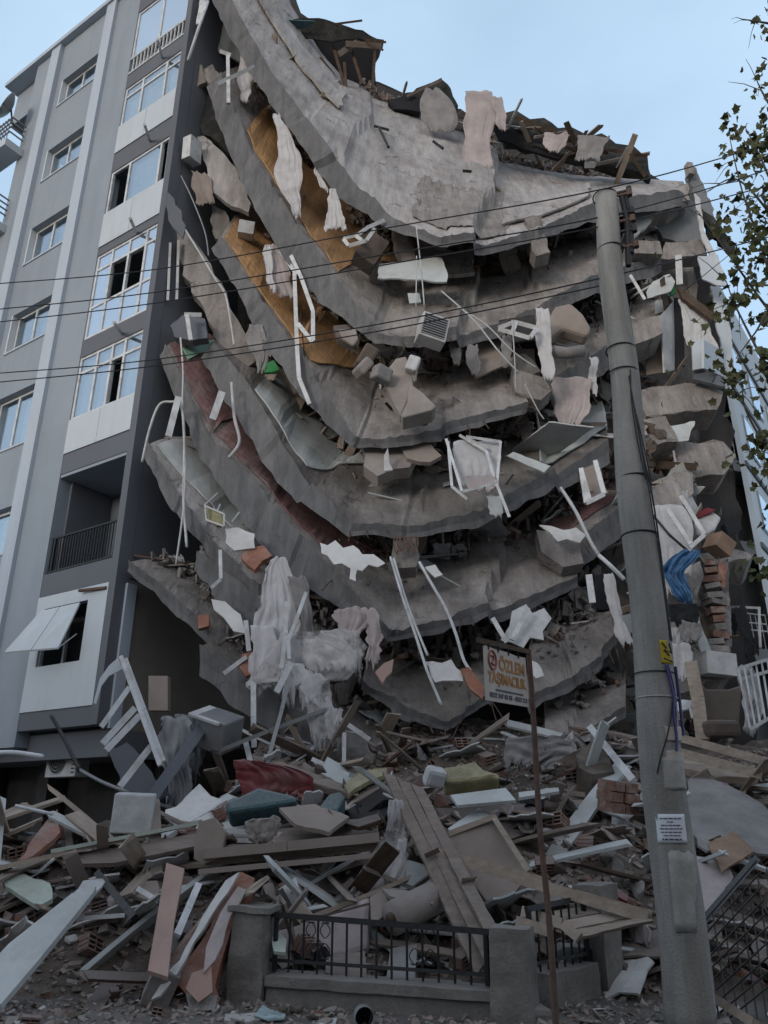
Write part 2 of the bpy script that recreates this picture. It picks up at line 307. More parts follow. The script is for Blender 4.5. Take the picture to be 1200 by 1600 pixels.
# hanging cloth: rows of (left x, right x, y); folds are modelled
def cloth(name,mt,rows,Y,folds=4,amp=.05,n=22,th=.012,parent=None,label=None,cat='curtain',group=None,jag=.04,Yb=None,seed=0):
    Yb=Y if Yb is None else Yb; g=[]; nr=len(rows)
    wd0=1; ls=crom([Vector((r[0],r[2],lerp(Y,Yb,i/(nr-1)))) for i,r in enumerate(rows)],5); rs=crom([Vector((r[1],r[3] if len(r)>3 else r[2],lerp(Y,Yb,i/(nr-1)))) for i,r in enumerate(rows)],5)
    N=len(ls); ph=random.random()*6; n=int(n*1.9); amp*=.5
    for i in range(N):
        row=[]; a=.35+.65*i/(N-1)
        for j in range(n+1):
            t=j/n; q=ls[i].lerp(rs[i],t); p=P(q.x+(5*nz((t*2,i*.25,ph),1)) ,q.y+4*nz((t*3,i*.3,ph+3),1),q.z); 
            d=cam_dir(p); k=1.5*noise.noise(Vector((t*folds*1.5+ph*5,i*.12,ph)))+.6*noise.noise(Vector((t*folds*3.9+ph,i*.3,ph+9)))+1.1*noise.noise(Vector((t*3,i*.45,ph+4)))+.5*noise.noise(Vector((t*8,i*.9,ph+14)))
            p=p+Vector((d.x,d.y,0))*(amp*a*k)+Vector((nz(p,2.2,seed)*.09+(U(-jag,jag)*.5 if j in (0,n) else 0),0,nz(p,3,seed+3)*.05))
            if i>=N-3: p=p+Vector((0,0,(U(-.6,.6)+1.6*nz((j*.3,ph,0),1.3))*jag*(i-N+4)/3*1.6))
            row.append(p)
        g.append(row)
    return MB().shell(g,th).build(name,mt,parent,label,cat,group,smooth=True)
def pipe(name,mt,pts,r,label=None,cat=None,group=None,parent=None,smoothn=0,k=6):
    v=[P(*p) for p in pts]
    if smoothn: v=crom(v,smoothn)
    return MB().tube(v,r,k).build(name,mt,parent,label,cat,group,smooth=k>5)
def bars(name,mt,segs,w,t,label=None,cat=None,group=None,parent=None):   # welded bars of one frame
    mb=MB()
    for i,sg in enumerate(segs):
        v=[P(*p) for p in sg]
        for a,b in zip(v,v[1:]): mb.bar(a,b,w*(1+.01*i),t*(1+.013*i))
    return mb.build(name,mt,parent,label,cat,group)
def boxpx(name,mt,c,size,rot,label=None,cat=None,group=None,bevel=.01,parent=None):  # c=(px,py,Y), size in metres, euler degrees
    m=Euler([R(a) for a in rot]).to_matrix(); p=P(*c)
    return MB().box(p,m@Vector((size[0]/2,0,0)),m@Vector((0,size[1]/2,0)),m@Vector((0,0,size[2]/2))).build(name,mt,parent,label,cat,group,bevel=bevel)
# ------------------------------------------------------------------ ground, heap
HT=[(0,0),(8.25,0),(8.8,.25),(9.5,.72),(10.5,1.32),(12,2.1),(14,2.9),(18,3.6),(24,3.4)]
def hz(x,y):
    z=interp(HT,y)
    lf=max(0,min(1,(-x-2.0)/1.6))                  # lower to the left, before the grey block
    z=lerp(z,min(z,1.25)*max(0.0,min(1,(11.6-y)/1.2+ .55)) if y>8.2 else 0,lf)
    rt=max(0,min(1,(x-3.6)/2)); z=lerp(z,z*.85,rt)
    if z>0.02: z+= .22*nz((x,y,0),.9)+.10*nz((x,y,0),2.7,3)
    return max(z,-.02)
MB().add([(-400,-400,-.03),(400,-400,-.03),(400,400,-.03),(-400,400,-.03)],[(0,1,2,3)]).build('ground','street',kind='structure')
g=[]
mb=MB(); nx,ny=120,60
for j in range(ny+1):
    for i in range(nx+1):
        x=lerp(-5.5,5.5,i/nx); y=lerp(3.5,8.4,j/ny); mb.v.append(Vector((x,y,.02*nz((x,y,0),3)+.012)))
mb.f=[(j*(nx+1)+i,j*(nx+1)+i+1,(j+1)*(nx+1)+i+1,(j+1)*(nx+1)+i) for j in range(ny) for i in range(nx)]
mb.build('street','street',kind='structure',smooth=True)
mb=MB(); nx,ny=150,110
for j in range(ny+1):
    for i in range(nx+1):
        x=lerp(-9,13,i/nx); y=lerp(8.2,22,j/ny); mb.v.append(Vector((x,y,hz(x,y)+(.05*nz((x,y,1),7) if y>8.4 else 0))))
mb.f=[(j*(nx+1)+i,j*(nx+1)+i+1,(j+1)*(nx+1)+i+1,(j+1)*(nx+1)+i) for j in range(ny) for i in range(nx)]
mb.build('rubble_heap','heap',label='brown heap of earth and fine rubble spread before the collapsed block',cat='rubble',kind='stuff')

# ------------------------------------------------------------------ grey apartment block on the left
AF=R(57); C0=Vector((-5.28,14.6,0)); FU=Vector((-math.sin(AF),math.cos(AF),0)); FV=Vector((math.cos(AF),math.sin(AF),0)); ZV=Vector((0,0,1))
def F(s,z,o=0): return C0+FU*s-FV*o+ZV*z
def fb(mb,s0,s1,z0,z1,o0,o1):
    return mb.box(F((s0+s1)/2,(z0+z1)/2,(o0+o1)/2),FU*(s1-s0)/2,-FV*(o1-o0)/2,ZV*(z1-z0)/2)
GB=empty('apartment_building',tuple(F(4,0)),'intact grey painted apartment block with light vertical stripes, left of the collapsed block','building')
D=10.0
m=MB()
fb(m,2.5,3.62,2.85,25.4,-.3,.0); m.build('pilaster','wallg',GB); m=MB(); fb(m,6.88,7.8,2.85,25.4,-.3,.0); m.build('pilaster','wallg',GB); m=MB()          # wide pilasters
zs=[(2.85,7.25),(8.45,10.15),(11.82,13.3),(14.55,16.3),(17.6,19.4),(20.62,22.5),(23.62,25.4)]
for a,b in zs: fb(m,4.06,6.12,a,b,-.26,-.04)
fb(m,6.12,6.4,2.85,25.4,-.26,-.04)
m.build('wall','wallg',GB)
m=MB(); fb(m,3.62,4.06,2.6,25.45,-.25,.1); m.build('light_stripe','stripe',GB); m=MB(); fb(m,6.4,6.88,2.6,25.45,-.25,.1); m.build('light_stripe','stripe',GB)
m=MB()
fb(m,0,.2,3.15,25.4,-.3,.02)
for a,b in [(3.15,3.5),(5.92,6.42),(8.8,9.3),(11.9,12.4),(14.95,15.2),(17.75,18.4),(20.85,21.4),(24.0,25.4)]: fb(m,.2,2.5,a,b,-.3,-.01)
m.build('floor_band','walld',GB)
m=MB(); m.box(F(-.0,0,0)+FV*(D/2+.15)+FU*.15+ZV*15.75,FV*(D/2-.16),FU*.15,ZV*9.72)
sw=m.build('side_wall','walld',GB)
m=MB(); m.box(F(.0,0,0)+FV*(D/2+.15)+FU*.17+ZV*4.55,FV*(D/2-.17),FU*.15,ZV*1.46); m.build('lower_side_wall','beigew',GB,label='beige rendered lower side wall')
m=MB(); m.box(F(-.02,4.5,-.35),FV*.12,FU*.04,ZV*1.4); m.build('edge_trim','stripe',GB)
m=MB(); fb(m,-.1,9.5,25.4,25.58,-10,.16); m.build('roof_slab','stripe',GB)
m=MB(); fb(m,7.8,9.4,23.9,25.39,-9,-.3); fb(m,7.81,9.39,-.1,20.4,-9,-1.35); m.build('end_wall','wallg',GB)
m=MB()                                                                   # boxes behind the openings, room shade put into their colour
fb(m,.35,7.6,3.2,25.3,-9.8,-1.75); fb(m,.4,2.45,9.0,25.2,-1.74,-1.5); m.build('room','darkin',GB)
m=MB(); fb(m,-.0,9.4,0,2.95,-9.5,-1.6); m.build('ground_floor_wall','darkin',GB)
m=MB(); fb(m,0,9.4,2.6,3.1,-9.6,-.31); m.build('ground_floor_ceiling','walld',GB)
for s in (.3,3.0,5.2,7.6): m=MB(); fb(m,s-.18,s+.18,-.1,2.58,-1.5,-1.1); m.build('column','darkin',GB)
def pane(s0,s1,z0,z1,o,parent,mt=None,curtain=None):
    m=MB(); fb(m,s0,s1,z0,z1,o-.008,o+.008); m.build('pane',mt or GL,parent)
    if curtain: m=MB(); fb(m,s0+.01,s1-.01,z0+.01,z1-.01,o-.13,o-.11); m.build('curtain',curtain,parent)
def grid(name,s0,s1,z0,z1,vs,hs,o,parent=GB,t=.07,skip=(),cur='cloth',gl=None):
    m=MB(); A=[s0]+vs+[s1]; B=[z0]+hs+[z1]
    for i,s in enumerate(A): fb(m,s-t/2,s+t/2,z0-t/2,z1+t/2,o-.04,o+.03)
    for z in B:
        for a,b in zip(A,A[1:]): fb(m,a+t/2,b-t/2,z-t/2,z+t/2,o-.035,o+.025)
    fr=m.build(name,'pvc',parent)
    for i,(a,b) in enumerate(zip(A,A[1:])):
        for j,(c,d) in enumerate(zip(B,B[1:])):
            if (i,j) in skip: continue
            pane(a+t/2,b-t/2,c+t/2,d-t/2,o,fr,gl,cur)
            if j==len(B)-2 or len(B)==2:    # sash frame inside the opening
                pass
    return fr
# narrow windows of the middle column, in white reveals
for k,(zb,zt) in enumerate([(7.25,8.45),(10.15,11.82),(13.3,14.55),(16.3,17.6),(19.4,20.62),(22.5,23.62)]):
    m=MB(); fb(m,6.065,6.117,zb+.002,zt-.002,-.5,-.037); fb(m,4.06,4.1,zb,zt,-.5,-.26); fb(m,4.1,6.06,zt,zt+.05,-.5,-.262); fb(m,4.1,6.06,zb-.05,zb,-.5,-.262)
    m.build('window_reveal','revealw',GB)
    m=MB(); fb(m,4.07,6.11,zb-.05,zb+.004,-.035,-.01); m.build('window_sill','stripe',GB)
    fr=grid('window',4.14,6.02,zb+.04,zt-.04,[5.2],[],-.24,cur=None,skip=((1,0),) if k in(1,3,5) else ())
    m=MB(); fb(m,4.2,5.16,zb+.1,zt-.1,-.42,-.4); m.build('curtain','cloth',fr)
    if k in (1,3,5): pane(5.24,5.98,zb+.1,zt-.1,-.24,fr)
# enclosed balconies of the bay
o=-.06
g=grid('balcony_window',.24,2.46,3.5+.02,5.9,[.79,2.2],[],o,skip=((0,0),(1,0),(2,0)))
g=grid('balcony_window',.24,2.46,10.22,11.87,[.85,1.3,1.85],[11.45],o,skip=((1,0),))
m=MB(); fb(m,.86,1.29,10.25,11.42,-.4,-.38); m.build('opening_shade','darkin',g)  # dark sheet, the shade inside the opening painted on
m=MB(); fb(m,1.33,1.83,10.24,11.42,.0,.03); m.build('sash','pvc',g) if False else None
grid('balcony_window',.24,2.46,12.45,14.92,[.62,1.25,1.9],[13.35,14.5],o,cur='cloth',skip=((1,1),(2,1)),gl=GLR)
for a,b in ((.66,1.21),(1.29,1.86)):
    pass
grid('balcony_window',.24,2.46,16.35,17.72,[.55,1.75],[],o,skip=((0,0),(2,0)))
grid('balcony_window',.24,2.46,19.45,20.82,[.8,1.75],[20.5],o)
grid('balcony_window',.24,2.46,22.1,23.95,[1.35],[],o,gl=GLR,cur=None)
for a,b,lab in ((9.31,10.18,None),(15.21,16.3,None),(18.41,19.4,None)):
    m=MB(); fb(m,.21,1.34,a,b,-.12,.015); fb(m,1.35,2.49,a,b,-.12,.015); m.build('balcony_panel','panelw',GB)
m=MB()
for i in range(14): fb(m,.3+i*.155,.34+i*.155,21.45,21.98,-.04,0)
fb(m,.22,2.48,21.98,22.06,-.05,.01); fb(m,.22,2.48,21.4,21.46,-.05,.01); m.build('balcony_railing','pvcd',GB)
m=MB(); fb(m,.22,2.48,21.42,22.0,-.2,-.18); m.build('balcony_panel','panelw',GB)
# first-floor panel with its opening and the raised awning
m=MB()
fb(m,.21,.79,3.51,5.9,-.12,.015); fb(m,.79,2.2,3.51,4.4,-.12,.015); fb(m,.79,2.2,5.62,5.9,-.12,.015); fb(m,2.2,2.49,3.51,5.9,-.12,.015)
m.build('balcony_panel','panelw',GB,label='cream panel wall around the open awning window')
m=MB(); fb(m,.82,2.17,4.42,5.6,-.7,-.6); m.build('opening_shade','darkin',GB)  # dark sheet giving this opening its shade by colour
m=MB(); fb(m,1.45,1.52,4.41,5.6,-.14,-.08); m.build('window_mullion','metal',GB)
aw=MB()
for a,b in ((.97,1.6),(1.62,2.26)):
    ow=lambda s:.38+.3*(s-.97)/1.29
    aw.add([F(a,5.55,.05),F(b,5.55,.05),F(b,4.58,ow(b)),F(a,4.58,ow(a)),F(a,5.58,.07),F(b,5.58,.07),F(b,4.61,ow(b)+.02),F(a,4.61,ow(a)+.02)],[(0,1,2,3),(7,6,5,4),(0,4,5,1),(1,5,6,2),(2,6,7,3),(3,7,4,0)])
aw.build('awning','panelw',GB,fix=True)
m=MB(); 
for s in (.99,2.2): m.tube([F(s,4.95,.02),F(s,4.6,.38+.3*(s-.97)/1.29)],.012)
m.build('awning_arm','pvcd',GB)
m=MB(); m.tube([F(.25,5.78,.03),F(1.0,5.82,.1)],.035); m.build('awning_roller','rust',GB)
for z in (12.05,18.0,15.0,21.05): 
    m=MB(); m.tube([F(1.0,z,.02),F(.55,z-.2,.55)],.04); m.build('drain_pipe','pvcd',GB)
# open loggia
m=MB(); fb(m,.22,2.48,6.3,6.43,-1.5,-.31); m.build('loggia_floor','walld',GB)
m=MB(); fb(m,.21,2.49,8.72,8.79,-1.5,-.02); m.build('loggia_ceiling','wallg',GB)
m=MB(); fb(m,.3,2.49,6.44,8.7,-1.5,-1.42); fb(m,2.42,2.5,6.44,8.7,-1.4,-.3); m.build('loggia_wall','walld',GB)
m=MB(); n=24
for i in range(n+1): s=.22+2.2*i/n; fb(m,s-.009,s+.009,6.5,7.22,-.07,-.05)
fb(m,.2,2.45,7.23,7.27,-.08,-.04); fb(m,.2,2.45,6.45,6.49,-.08,-.04); fb(m,2.3,2.34,6.43,7.22,-.1,-.03); fb(m,.24,.28,6.43,7.22,-.1,-.03)
m.build('loggia_railing','black',GB)
m=MB(); m.tube([F(.75,8.66,-.6),F(1.05,8.66,-.65)],.035); m.build('ceiling_lamp','pvc',GB)
# left end balconies, dish, cables
for z in (21.45,18.4,15.35):
    m=MB(); fb(m,7.5,9.6,z-.28,z,.005,.6); m.build('balcony_slab','panelw',GB)
    m=MB()
    for q in (.35,.55,.75,.95): fb(m,7.53,9.55,z+q-.02,z+q+.02,.5,.54); fb(m,7.53,7.57,z+q-.018,z+q+.018,.05,.5)
    for i in range(14): fb(m,7.56+i*.15,7.585+i*.15,z,z+.95,.55,.57)
    m.build('balcony_railing','metal',GB)
c=F(7.85,22.95,.5); ax=(Vector((-.75,-.55,.35))).normalized(); a1=ax.orthogonal().normalized(); a2=ax.cross(a1)
mb=MB(); gr=[]
for i in range(7):
    r=.5*i/6; row=[c+ax*(.18*(i/6)**2)+(a1*math.cos(j*math.pi/12)+a2*math.sin(j*math.pi/12))*max(r,.003) for j in range(25)]; gr.append(row)
dish=empty('satellite_dish',tuple(F(7.9,22.5,.1)),'round dark satellite dish fixed high on the left edge of the grey block','satellite dish')
mb.shell(gr,.012).build('dish_bowl','metal',dish,smooth=True)
MB().tube([F(7.85,22.5,-.02),F(8.0,22.6,.3),c],.03).build('dish_bracket','rust',dish)
MB().tube([c-a2*.4+ax*.15,c+ax*.55],.015).build('feed_arm','metal',dish)
MB().tube([c+ax*.5,c+ax*.62],.04,8).build('receiver','pvcd',dish)
# air conditioners hung below the first floor
def acunit(loc,right,up,w,h,d,label,rot=0,broken=False,group=None):
    r=Vector(right).normalized(); u=Vector(up).normalized(); f=r.cross(u)
    e=empty('air_conditioner',tuple(Vector(loc)-u*h/2),label,'air conditioner',group); c=Vector(loc)
    MB().box(c,r*w/2,f*d/2,u*h/2).build('casing','pvcd',e,bevel=.015)
    fc=c-r*w*.12+f*(d/2+.004)
    if broken:
        mb=MB()
        for i in range(9): mb.box(c+f*(d/2+.012)+u*(h*(-.4+.1*i)),r*w*.44,f*.008,u*h*.02)
        mb.build('grille','metal',e); MB().box(c+f*(d/2+.004),r*w*.42,f*.003,u*h*.42).build('coil','black',e)
    else:
        vs=[fc+(r*math.cos(i*math.pi/12)+u*math.sin(i*math.pi/12))*h*.4 for i in range(24)]
        MB().prism(vs,f*.006).build('fan','black',e)
        mb=MB()
        for rr in (.12,.22,.32,.41): mb.tube([fc+f*.02+(r*math.cos(i*math.pi/10)+u*math.sin(i*math.pi/10))*h*rr for i in range(21)],.006,4)
        mb.build('fan_guard','pvcd',e)
        mb=MB()
        for i in range(8): mb.box(c+r*w*.42+f*(d/2+.006)+u*(h*(-.38+.11*i)),r*w*.05,f*.005,u*h*.018)
        mb.build('vent_slats','black',e)
    return e
acunit(F(1.75,2.62,-.75),-FU,ZV,.95,.66,.32,'beige air conditioner hanging in shadow under the first floor of the grey block')
ob_=empty('light_blocking_row',(0,-9,0),'unseen apartment row added behind the viewer to block sky light','building')  # added out of view to darken the lower scene
m=MB(); m.box((0,-14,4.6),(45,0,0),(0,5,0),(0,0,4.6)); m.build('wall','beigew',ob_)
m=MB()
for i in range(22):
    for j in range(3): m.box((-42+i*4,-8.97,2.6+j*3),(.8,0,0),(0,.02,0),(0,0,.7))
m.build('window','metal',ob_)
# ------------------------------------------------------------------ right standing block
C1=P(1150,700,20.5); C1.z=0; RU=Vector((-.94,-.34,0)).normalized(); RV=Vector((.60,.80,0)).normalized()
def G(s,d,z): return C1+RU*s+RV*d+ZV*z
def gb(mb,s0,s1,d0,d1,z0,z1):
    c=G((s0+s1)/2,(d0+d1)/2,(z0+z1)/2); return mb.box(c,RU*(s1-s0)/2,RV*(d1-d0)/2,ZV*(z1-z0)/2)
RB=empty('apartment_building',tuple(C1),'half-collapsed grey end block with stacked open balconies, right of the utility pole','building')
lv=[2.9,5.7,8.75,11.3,14.0,16.4]
m=MB(); gb(m,-.0,5,1.6,9,0,18.2); m.build('wall','rightw',RB)
for z in lv: m=MB(); gb(m,-.02,3.2,-.0,1.58,z-.35,z); m.build('balcony_slab','rightw',RB)
m=MB(); 
gb(m,-.25,-.03,.0,9,-.1,18.6); m.build('side_wall','panelw',RB)
for z0 in (3.6,6.4,9.4,12,14.7):
    for d in (.9,3.4,6.2):
        m=MB(); gb(m,-.30,-.26,d,d+1.5,z0,z0+1.3); wn=m.build('window','metal',RB)
        m=MB(); gb(m,-.33,-.31,d+.08,d+.71,z0+.08,z0+1.22); m.build('pane',GLR,wn); m=MB(); gb(m,-.33,-.31,d+.79,d+1.42,z0+.08,z0+1.22); m.build('pane',GLR,wn)
for z in lv: m=MB(); gb(m,-.34,-.26,-.03,9,z-.12,z+.05); m.build('floor_band','walld',RB)
for z in (5.7,11.3,):
    m=MB()
    for q in (.5,.7,.95): m.tube([G(.1,0.05,z+q),G(1.5,.05,z+q)],.02)
    for i in range(9): m.tube([G(.1+i*.175,0.05,z),G(.1+i*.175,.05,z+.95)],.012)
    m.build('balcony_railing','pvcd',RB)
# ------------------------------------------------------------------ sagging floor slabs
SL={}
def soft(pts,n):
    a=crom(pts,n); b=[]
    for i in range(len(pts)-1):
        for j in range(n): b.append(pts[i].lerp(pts[i+1],j/n))
    b.append(pts[-1]); return [u.lerp(v,1.0) for u,v in zip(a,b)]
def slab(key,Fp,Bp,Rp,YF,YR,label,mt='conc',sub=15,K=10,jag=.035,thr=.22,name='concrete_slab'):
    n=len(Fp); yf=YF if isinstance(YF,list) else [YF]*n; yr=YR if isinstance(YR,list) else [YR]*n
    f=soft([P(*a,y) for a,y in zip(Fp,yf)],sub); b=soft([P(*a,y+.02) for a,y in zip(Bp,yf)],sub); r=soft([P(*a,y) for a,y in zip(Rp,yr)],sub)
    N=len(f); g=[]; sd=len(SL)*11; rnd=random.Random(sd+5)
    po=[Vector((0,rnd.uniform(-.07,.07),rnd.uniform(-.05,.05))) for _ in range(n)]; cut=[rnd.uniform(-.35,.35) if 0<c<n-1 else 0 for c in range(n)]
    if n>=8:
        for c in range(7,n): po[c]+=Vector((0,.30,-.10))
    def plate(i,t):
        u=i/sub; c=int(u); fr=u-c
        sh=.25*math.sin(t*5+c*2)+.12*math.sin(t*13+c)
        if c>0 and fr<max(0,cut[c]+sh*.5): c-=1
        elif c<n-2 and fr>1+min(0,cut[min(c+1,n-1)]+sh*.5): c+=1
        return po[min(c,n-1)]
    for i in range(N):
        col=[]
        j1=Vector((nz(f[i],2.3,sd)+.12*nz(f[i],9,sd),0,nz(f[i],2.6,sd+2)+.15*nz(f[i],11,sd)))*jag; j2=Vector((nz(b[i],3,sd+5)+.15*nz(b[i],12,sd),0,nz(b[i],2.4,sd+6)*1.5+.25*nz(b[i],10,sd)+max(0,nz(b[i],3.1,sd+8)-.25)*1.6))*jag*1.4
        for k in range(K+1):
            t=k/K; p=r[i].lerp(f[i]+j1,t)
            nrm=(Vector((0,-.7,.7))); p=p+nrm*(.05*nz(p,.8,sd)+.018*nz(p,3,sd+1))*(1 if k<K else .3)+nrm*(.10*math.sin(math.pi*t))
            p=p+plate(i,t); col.append(p)
        pf=plate(i,1); col[-1]=col[-1]; rimv=(f[i]-r[i]).normalized()*.05+Vector((0,-.02,.05))*(1+nz(f[i],6,sd)); col.append(f[i]+j1+rimv+pf)
        bb=b[i]+j2+pf; col.append(f[i].lerp(b[i],.5)+pf+(j1+j2)*.5+Vector((0,.03*nz(f[i],5,sd),0)))
        col.append(bb)
        back=r[i]+Vector((0,.12,-thr*1.6)); col.append(bb.lerp(back,.4)+Vector((0,.1,-.02))); col.append(back)
        g.append(col)
    C=len(g[0]); mb=MB(); mb.v=[p for c in g for p in c]
    for i in range(N-1):
        for j in range(C):
            a=i*C+j; b2=i*C+(j+1)%C; mb.f.append((a,b2,b2+C,a+C))
    mb.f.append(list(range(C))[::-1]); mb.f.append(list(range((N-1)*C,N*C)))
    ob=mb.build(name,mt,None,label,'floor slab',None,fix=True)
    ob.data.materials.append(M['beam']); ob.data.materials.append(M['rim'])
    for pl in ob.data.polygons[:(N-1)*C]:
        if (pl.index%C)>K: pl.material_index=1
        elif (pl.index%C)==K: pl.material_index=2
    SL[key]=(ob,[c[:K+1] for c in g],sub)
    return ob
def S(key,u,t):       # u along the control points, t from rear (0) to front (1)
    ob,g,sub=SL[key]; N=len(g)-1; K=len(g[0])-1
    a=max(0,min(N-1e-4,u*sub)); b=max(0,min(K-1e-4,t*K)); i,j=int(a),int(b); a-=i; b-=j
    return g[i][j].lerp(g[i+1][j],a).lerp(g[i][j+1].lerp(g[i+1][j+1],a),b)
def SN(key,u,t):
    e=.15; n=(S(key,u+e,t)-S(key,u-e,t)).cross(S(key,u,t+.06)-S(key,u,t-.06)); n.normalize()
    return -n if n.dot(cam_dir(S(key,u,t)))>0 else n
def cover(key,u0,u1,t0,t1,mt,name='floor_covering',off=.035,th=.03,label=None,jag=.04,nu=14,nt_=6,t1b=None,u0b=None,u1b=None,prof=None):
    g=[]; ob=SL[key][0]
    for i in range(nu+1):
        row=[]
        for j in range(nt_+1):
            a=i/nu; b=j/nt_
            uu=lerp(lerp(u0,u0 if u0b is None else u0b,b),lerp(u1,u1 if u1b is None else u1b,b),a); te=interp(prof,uu) if prof else (t1 if t1b is None else lerp(t1,t1b,a))
            p=S(key,uu,lerp(t0,te,b))
            p=p+SN(key,uu,lerp(t0,te,b))*(off+.02*nz(p,2,5))
            if j in(0,nt_) or i in (0,nu): p=p+Vector((U(-jag,jag),0,U(-jag,jag)))*(.35 if j==nt_ else 1)
            row.append(p)
        g.append(row)
    return MB().shell(g,th).build(name,mt,ob,label,smooth=False,fix=True)
slab('A',[(330,-60),(372,20),(418,105),(480,190),(560,290),(622,343),(690,368),(765,364),(848,340),(930,302),(1075,284)],
 [(310,-40),(345,30),(396,124),(451,203),(526,306),(604,352),(690,382),(765,378),(850,355),(934,328),(1080,308)],
 [(430,-70),(455,10),(500,80),(540,125),(600,152),(665,172),(725,196),(790,232),(855,250),(930,262),(1070,272)],
 [14.5,14.4,14.2,14,13.8,13.6,13.4,13.6,14.2,15,16.5],[16.2,16.4,17,17.4,17.8,18,18,18.2,18.4,18.6,18.8],'pale sagging roof slab, topmost and widest of the collapsed floors','concl',K=12)
slab('B',[(346,115),(392,235),(430,300),(482,380),(534,450),(592,522),(640,526),(740,505),(838,468),(940,412),(1036,384)],
 [(322,135),(366,262),(402,335),(452,420),(504,478),(586,536),(640,540),(740,522),(840,488),(942,440),(1038,410)],
 [(400,110),(440,170),(480,240),(540,310),(600,362),(650,380),(700,378),(760,376),(840,360),(930,330),(1020,320)],
 [14.6,14.4,14.2,14,13.8,13.6,13.5,13.7,14.2,15,16.3],[16,16.6,17,17.4,17.6,17.8,17.8,17.8,17.8,18,18.4],'second floor slab down, orange parquet on its left limb, central air conditioner at its edge')
slab('C',[(346,372),(390,440),(444,515),(492,592),(556,684),(622,682),(722,662),(826,634)],
 [(330,388),(370,455),(408,535),(462,612),(546,696),(622,696),(722,680),(822,650)],
 [(385,320),(450,385),(510,465),(580,520),(620,540),(665,538),(725,530),(800,515)],
 [14.7,14.4,14.1,13.8,13.5,13.4,13.6,14.1],[16.2,16.6,17,17.2,17.4,17.4,17.4,17.6],'third floor slab down, with long orange parquet strip and armchairs at its bend')
slab('C2',[(850,602),(905,566),(945,542),(1035,488)],[(866,640),(905,608),(948,578),(1030,520)],[(855,520),(900,500),(940,480),(1030,450)],
 [14.8,15.2,15.6,16.5],[17,17.2,17.5,18],'broken slab end crossing behind the pole, below the pale mattress')
slab('D',[(334,538),(386,600),(436,684),(486,760),(550,824),(640,826),(752,800),(852,742),(955,672)],
 [(316,560),(352,625),(404,712),(466,785),(546,840),(640,841),(752,820),(854,770),(958,704)],
 [(365,500),(430,560),(500,635),(560,690),(610,690),(680,685),(760,665),(850,640),(940,600)],
 [14.7,14.3,14,13.7,13.4,13.3,13.5,14.2,15],[16.2,16.6,16.8,17,17,17.2,17.2,17.4,17.6],'fourth floor slab down, dark concrete with long pale board on its left','concd')
slab('E',[(262,542),(326,682),(404,764),(474,842),(544,922),(612,988),(702,968),(802,936),(906,890)],
 [(250,558),(312,716),(380,815),(448,900),(526,948),(608,1004),(702,988),(802,955),(906,908)],
 [(330,525),(415,630),(480,735),(545,795),(605,835),(655,835),(725,820),(805,790),(885,755)],
 [14.7,14.2,13.9,13.6,13.4,13.2,13.3,13.7,14.4],[15.7,16.2,16.4,16.6,16.8,16.8,16.9,17,17.2],'fifth floor slab down, dusty red flooring and two hanging white cable bundles')
slab('E2',[(868,872),(910,842),(968,796)],[(880,905),(918,885),(975,838)],[(850,800),(900,770),(960,740)],[14.6,15,15.6],[17,17.2,17.4],'broken tiled slab end with pinkish top, left of pole at mid height')
slab('F',[(234,696),(276,768),(330,846),(372,885),(410,915)],[(226,712),(264,790),(322,868),(360,915),(400,962)],[(316,688),(360,740),(405,795),(450,840),(490,880)],
 [14.4,14.2,14,13.9,13.8],[15.4,15.6,15.7,15.8,15.9],'thin pale slab limb hanging lower left beside the grey block','concl')
slab('F2',[(308,862),(360,898),(420,950),(500,1012)],[(302,885),(350,950),(410,1005),(490,1050)],[(345,845),(400,880),(460,930),(540,985)],
 [14,13.8,13.6,13.4],[15,15.2,15.4,15.6],'thick grey beam-edged slab limb under the torn white curtains')
slab('G',[(565,1068),(640,1108),(702,1126),(770,1084)],[(562,1082),(636,1122),(698,1138),(768,1098)],[(585,1000),(650,990),(710,985),(790,970)],
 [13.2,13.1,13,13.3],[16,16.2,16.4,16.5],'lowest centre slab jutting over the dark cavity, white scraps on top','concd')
slab('G2',[(822,1092),(890,1058),(930,1030),(966,988)],[(828,1110),(892,1076),(935,1046),(966,1005)],[(830,960),(870,945),(900,935),(940,925)],
 [13.6,14,14.4,14.8],[16,16.4,16.6,16.8],'cracked slab fragment behind the removals sign')
slab('H',[(203,880),(262,925),(318,978),(345,1005)],[(200,894),(258,945),(310,992),(340,1022)],[(262,882),(320,905),(370,935),(405,965)],
 [14.45,14.2,14,13.9],[15.3,15.4,15.5,15.6],'grey slab limb above the beige side wall, end resting at the grey block corner')
slab('I',[(314,1010),(400,1068),(500,1128),(622,1196)],[(312,1055),(390,1125),(492,1172),(612,1218)],[(380,990),(450,1030),(540,1075),(640,1130)],
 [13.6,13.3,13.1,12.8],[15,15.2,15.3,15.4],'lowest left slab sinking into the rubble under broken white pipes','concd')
slab('J',[(850,1165),(905,1150),(978,1100)],[(852,1180),(906,1165),(980,1118)],[(850,1090),(905,1070),(978,1045)],[13.4,13.6,14],[15.4,15.6,15.8],'flat cracked slab piece low behind the pole, left side','conc')
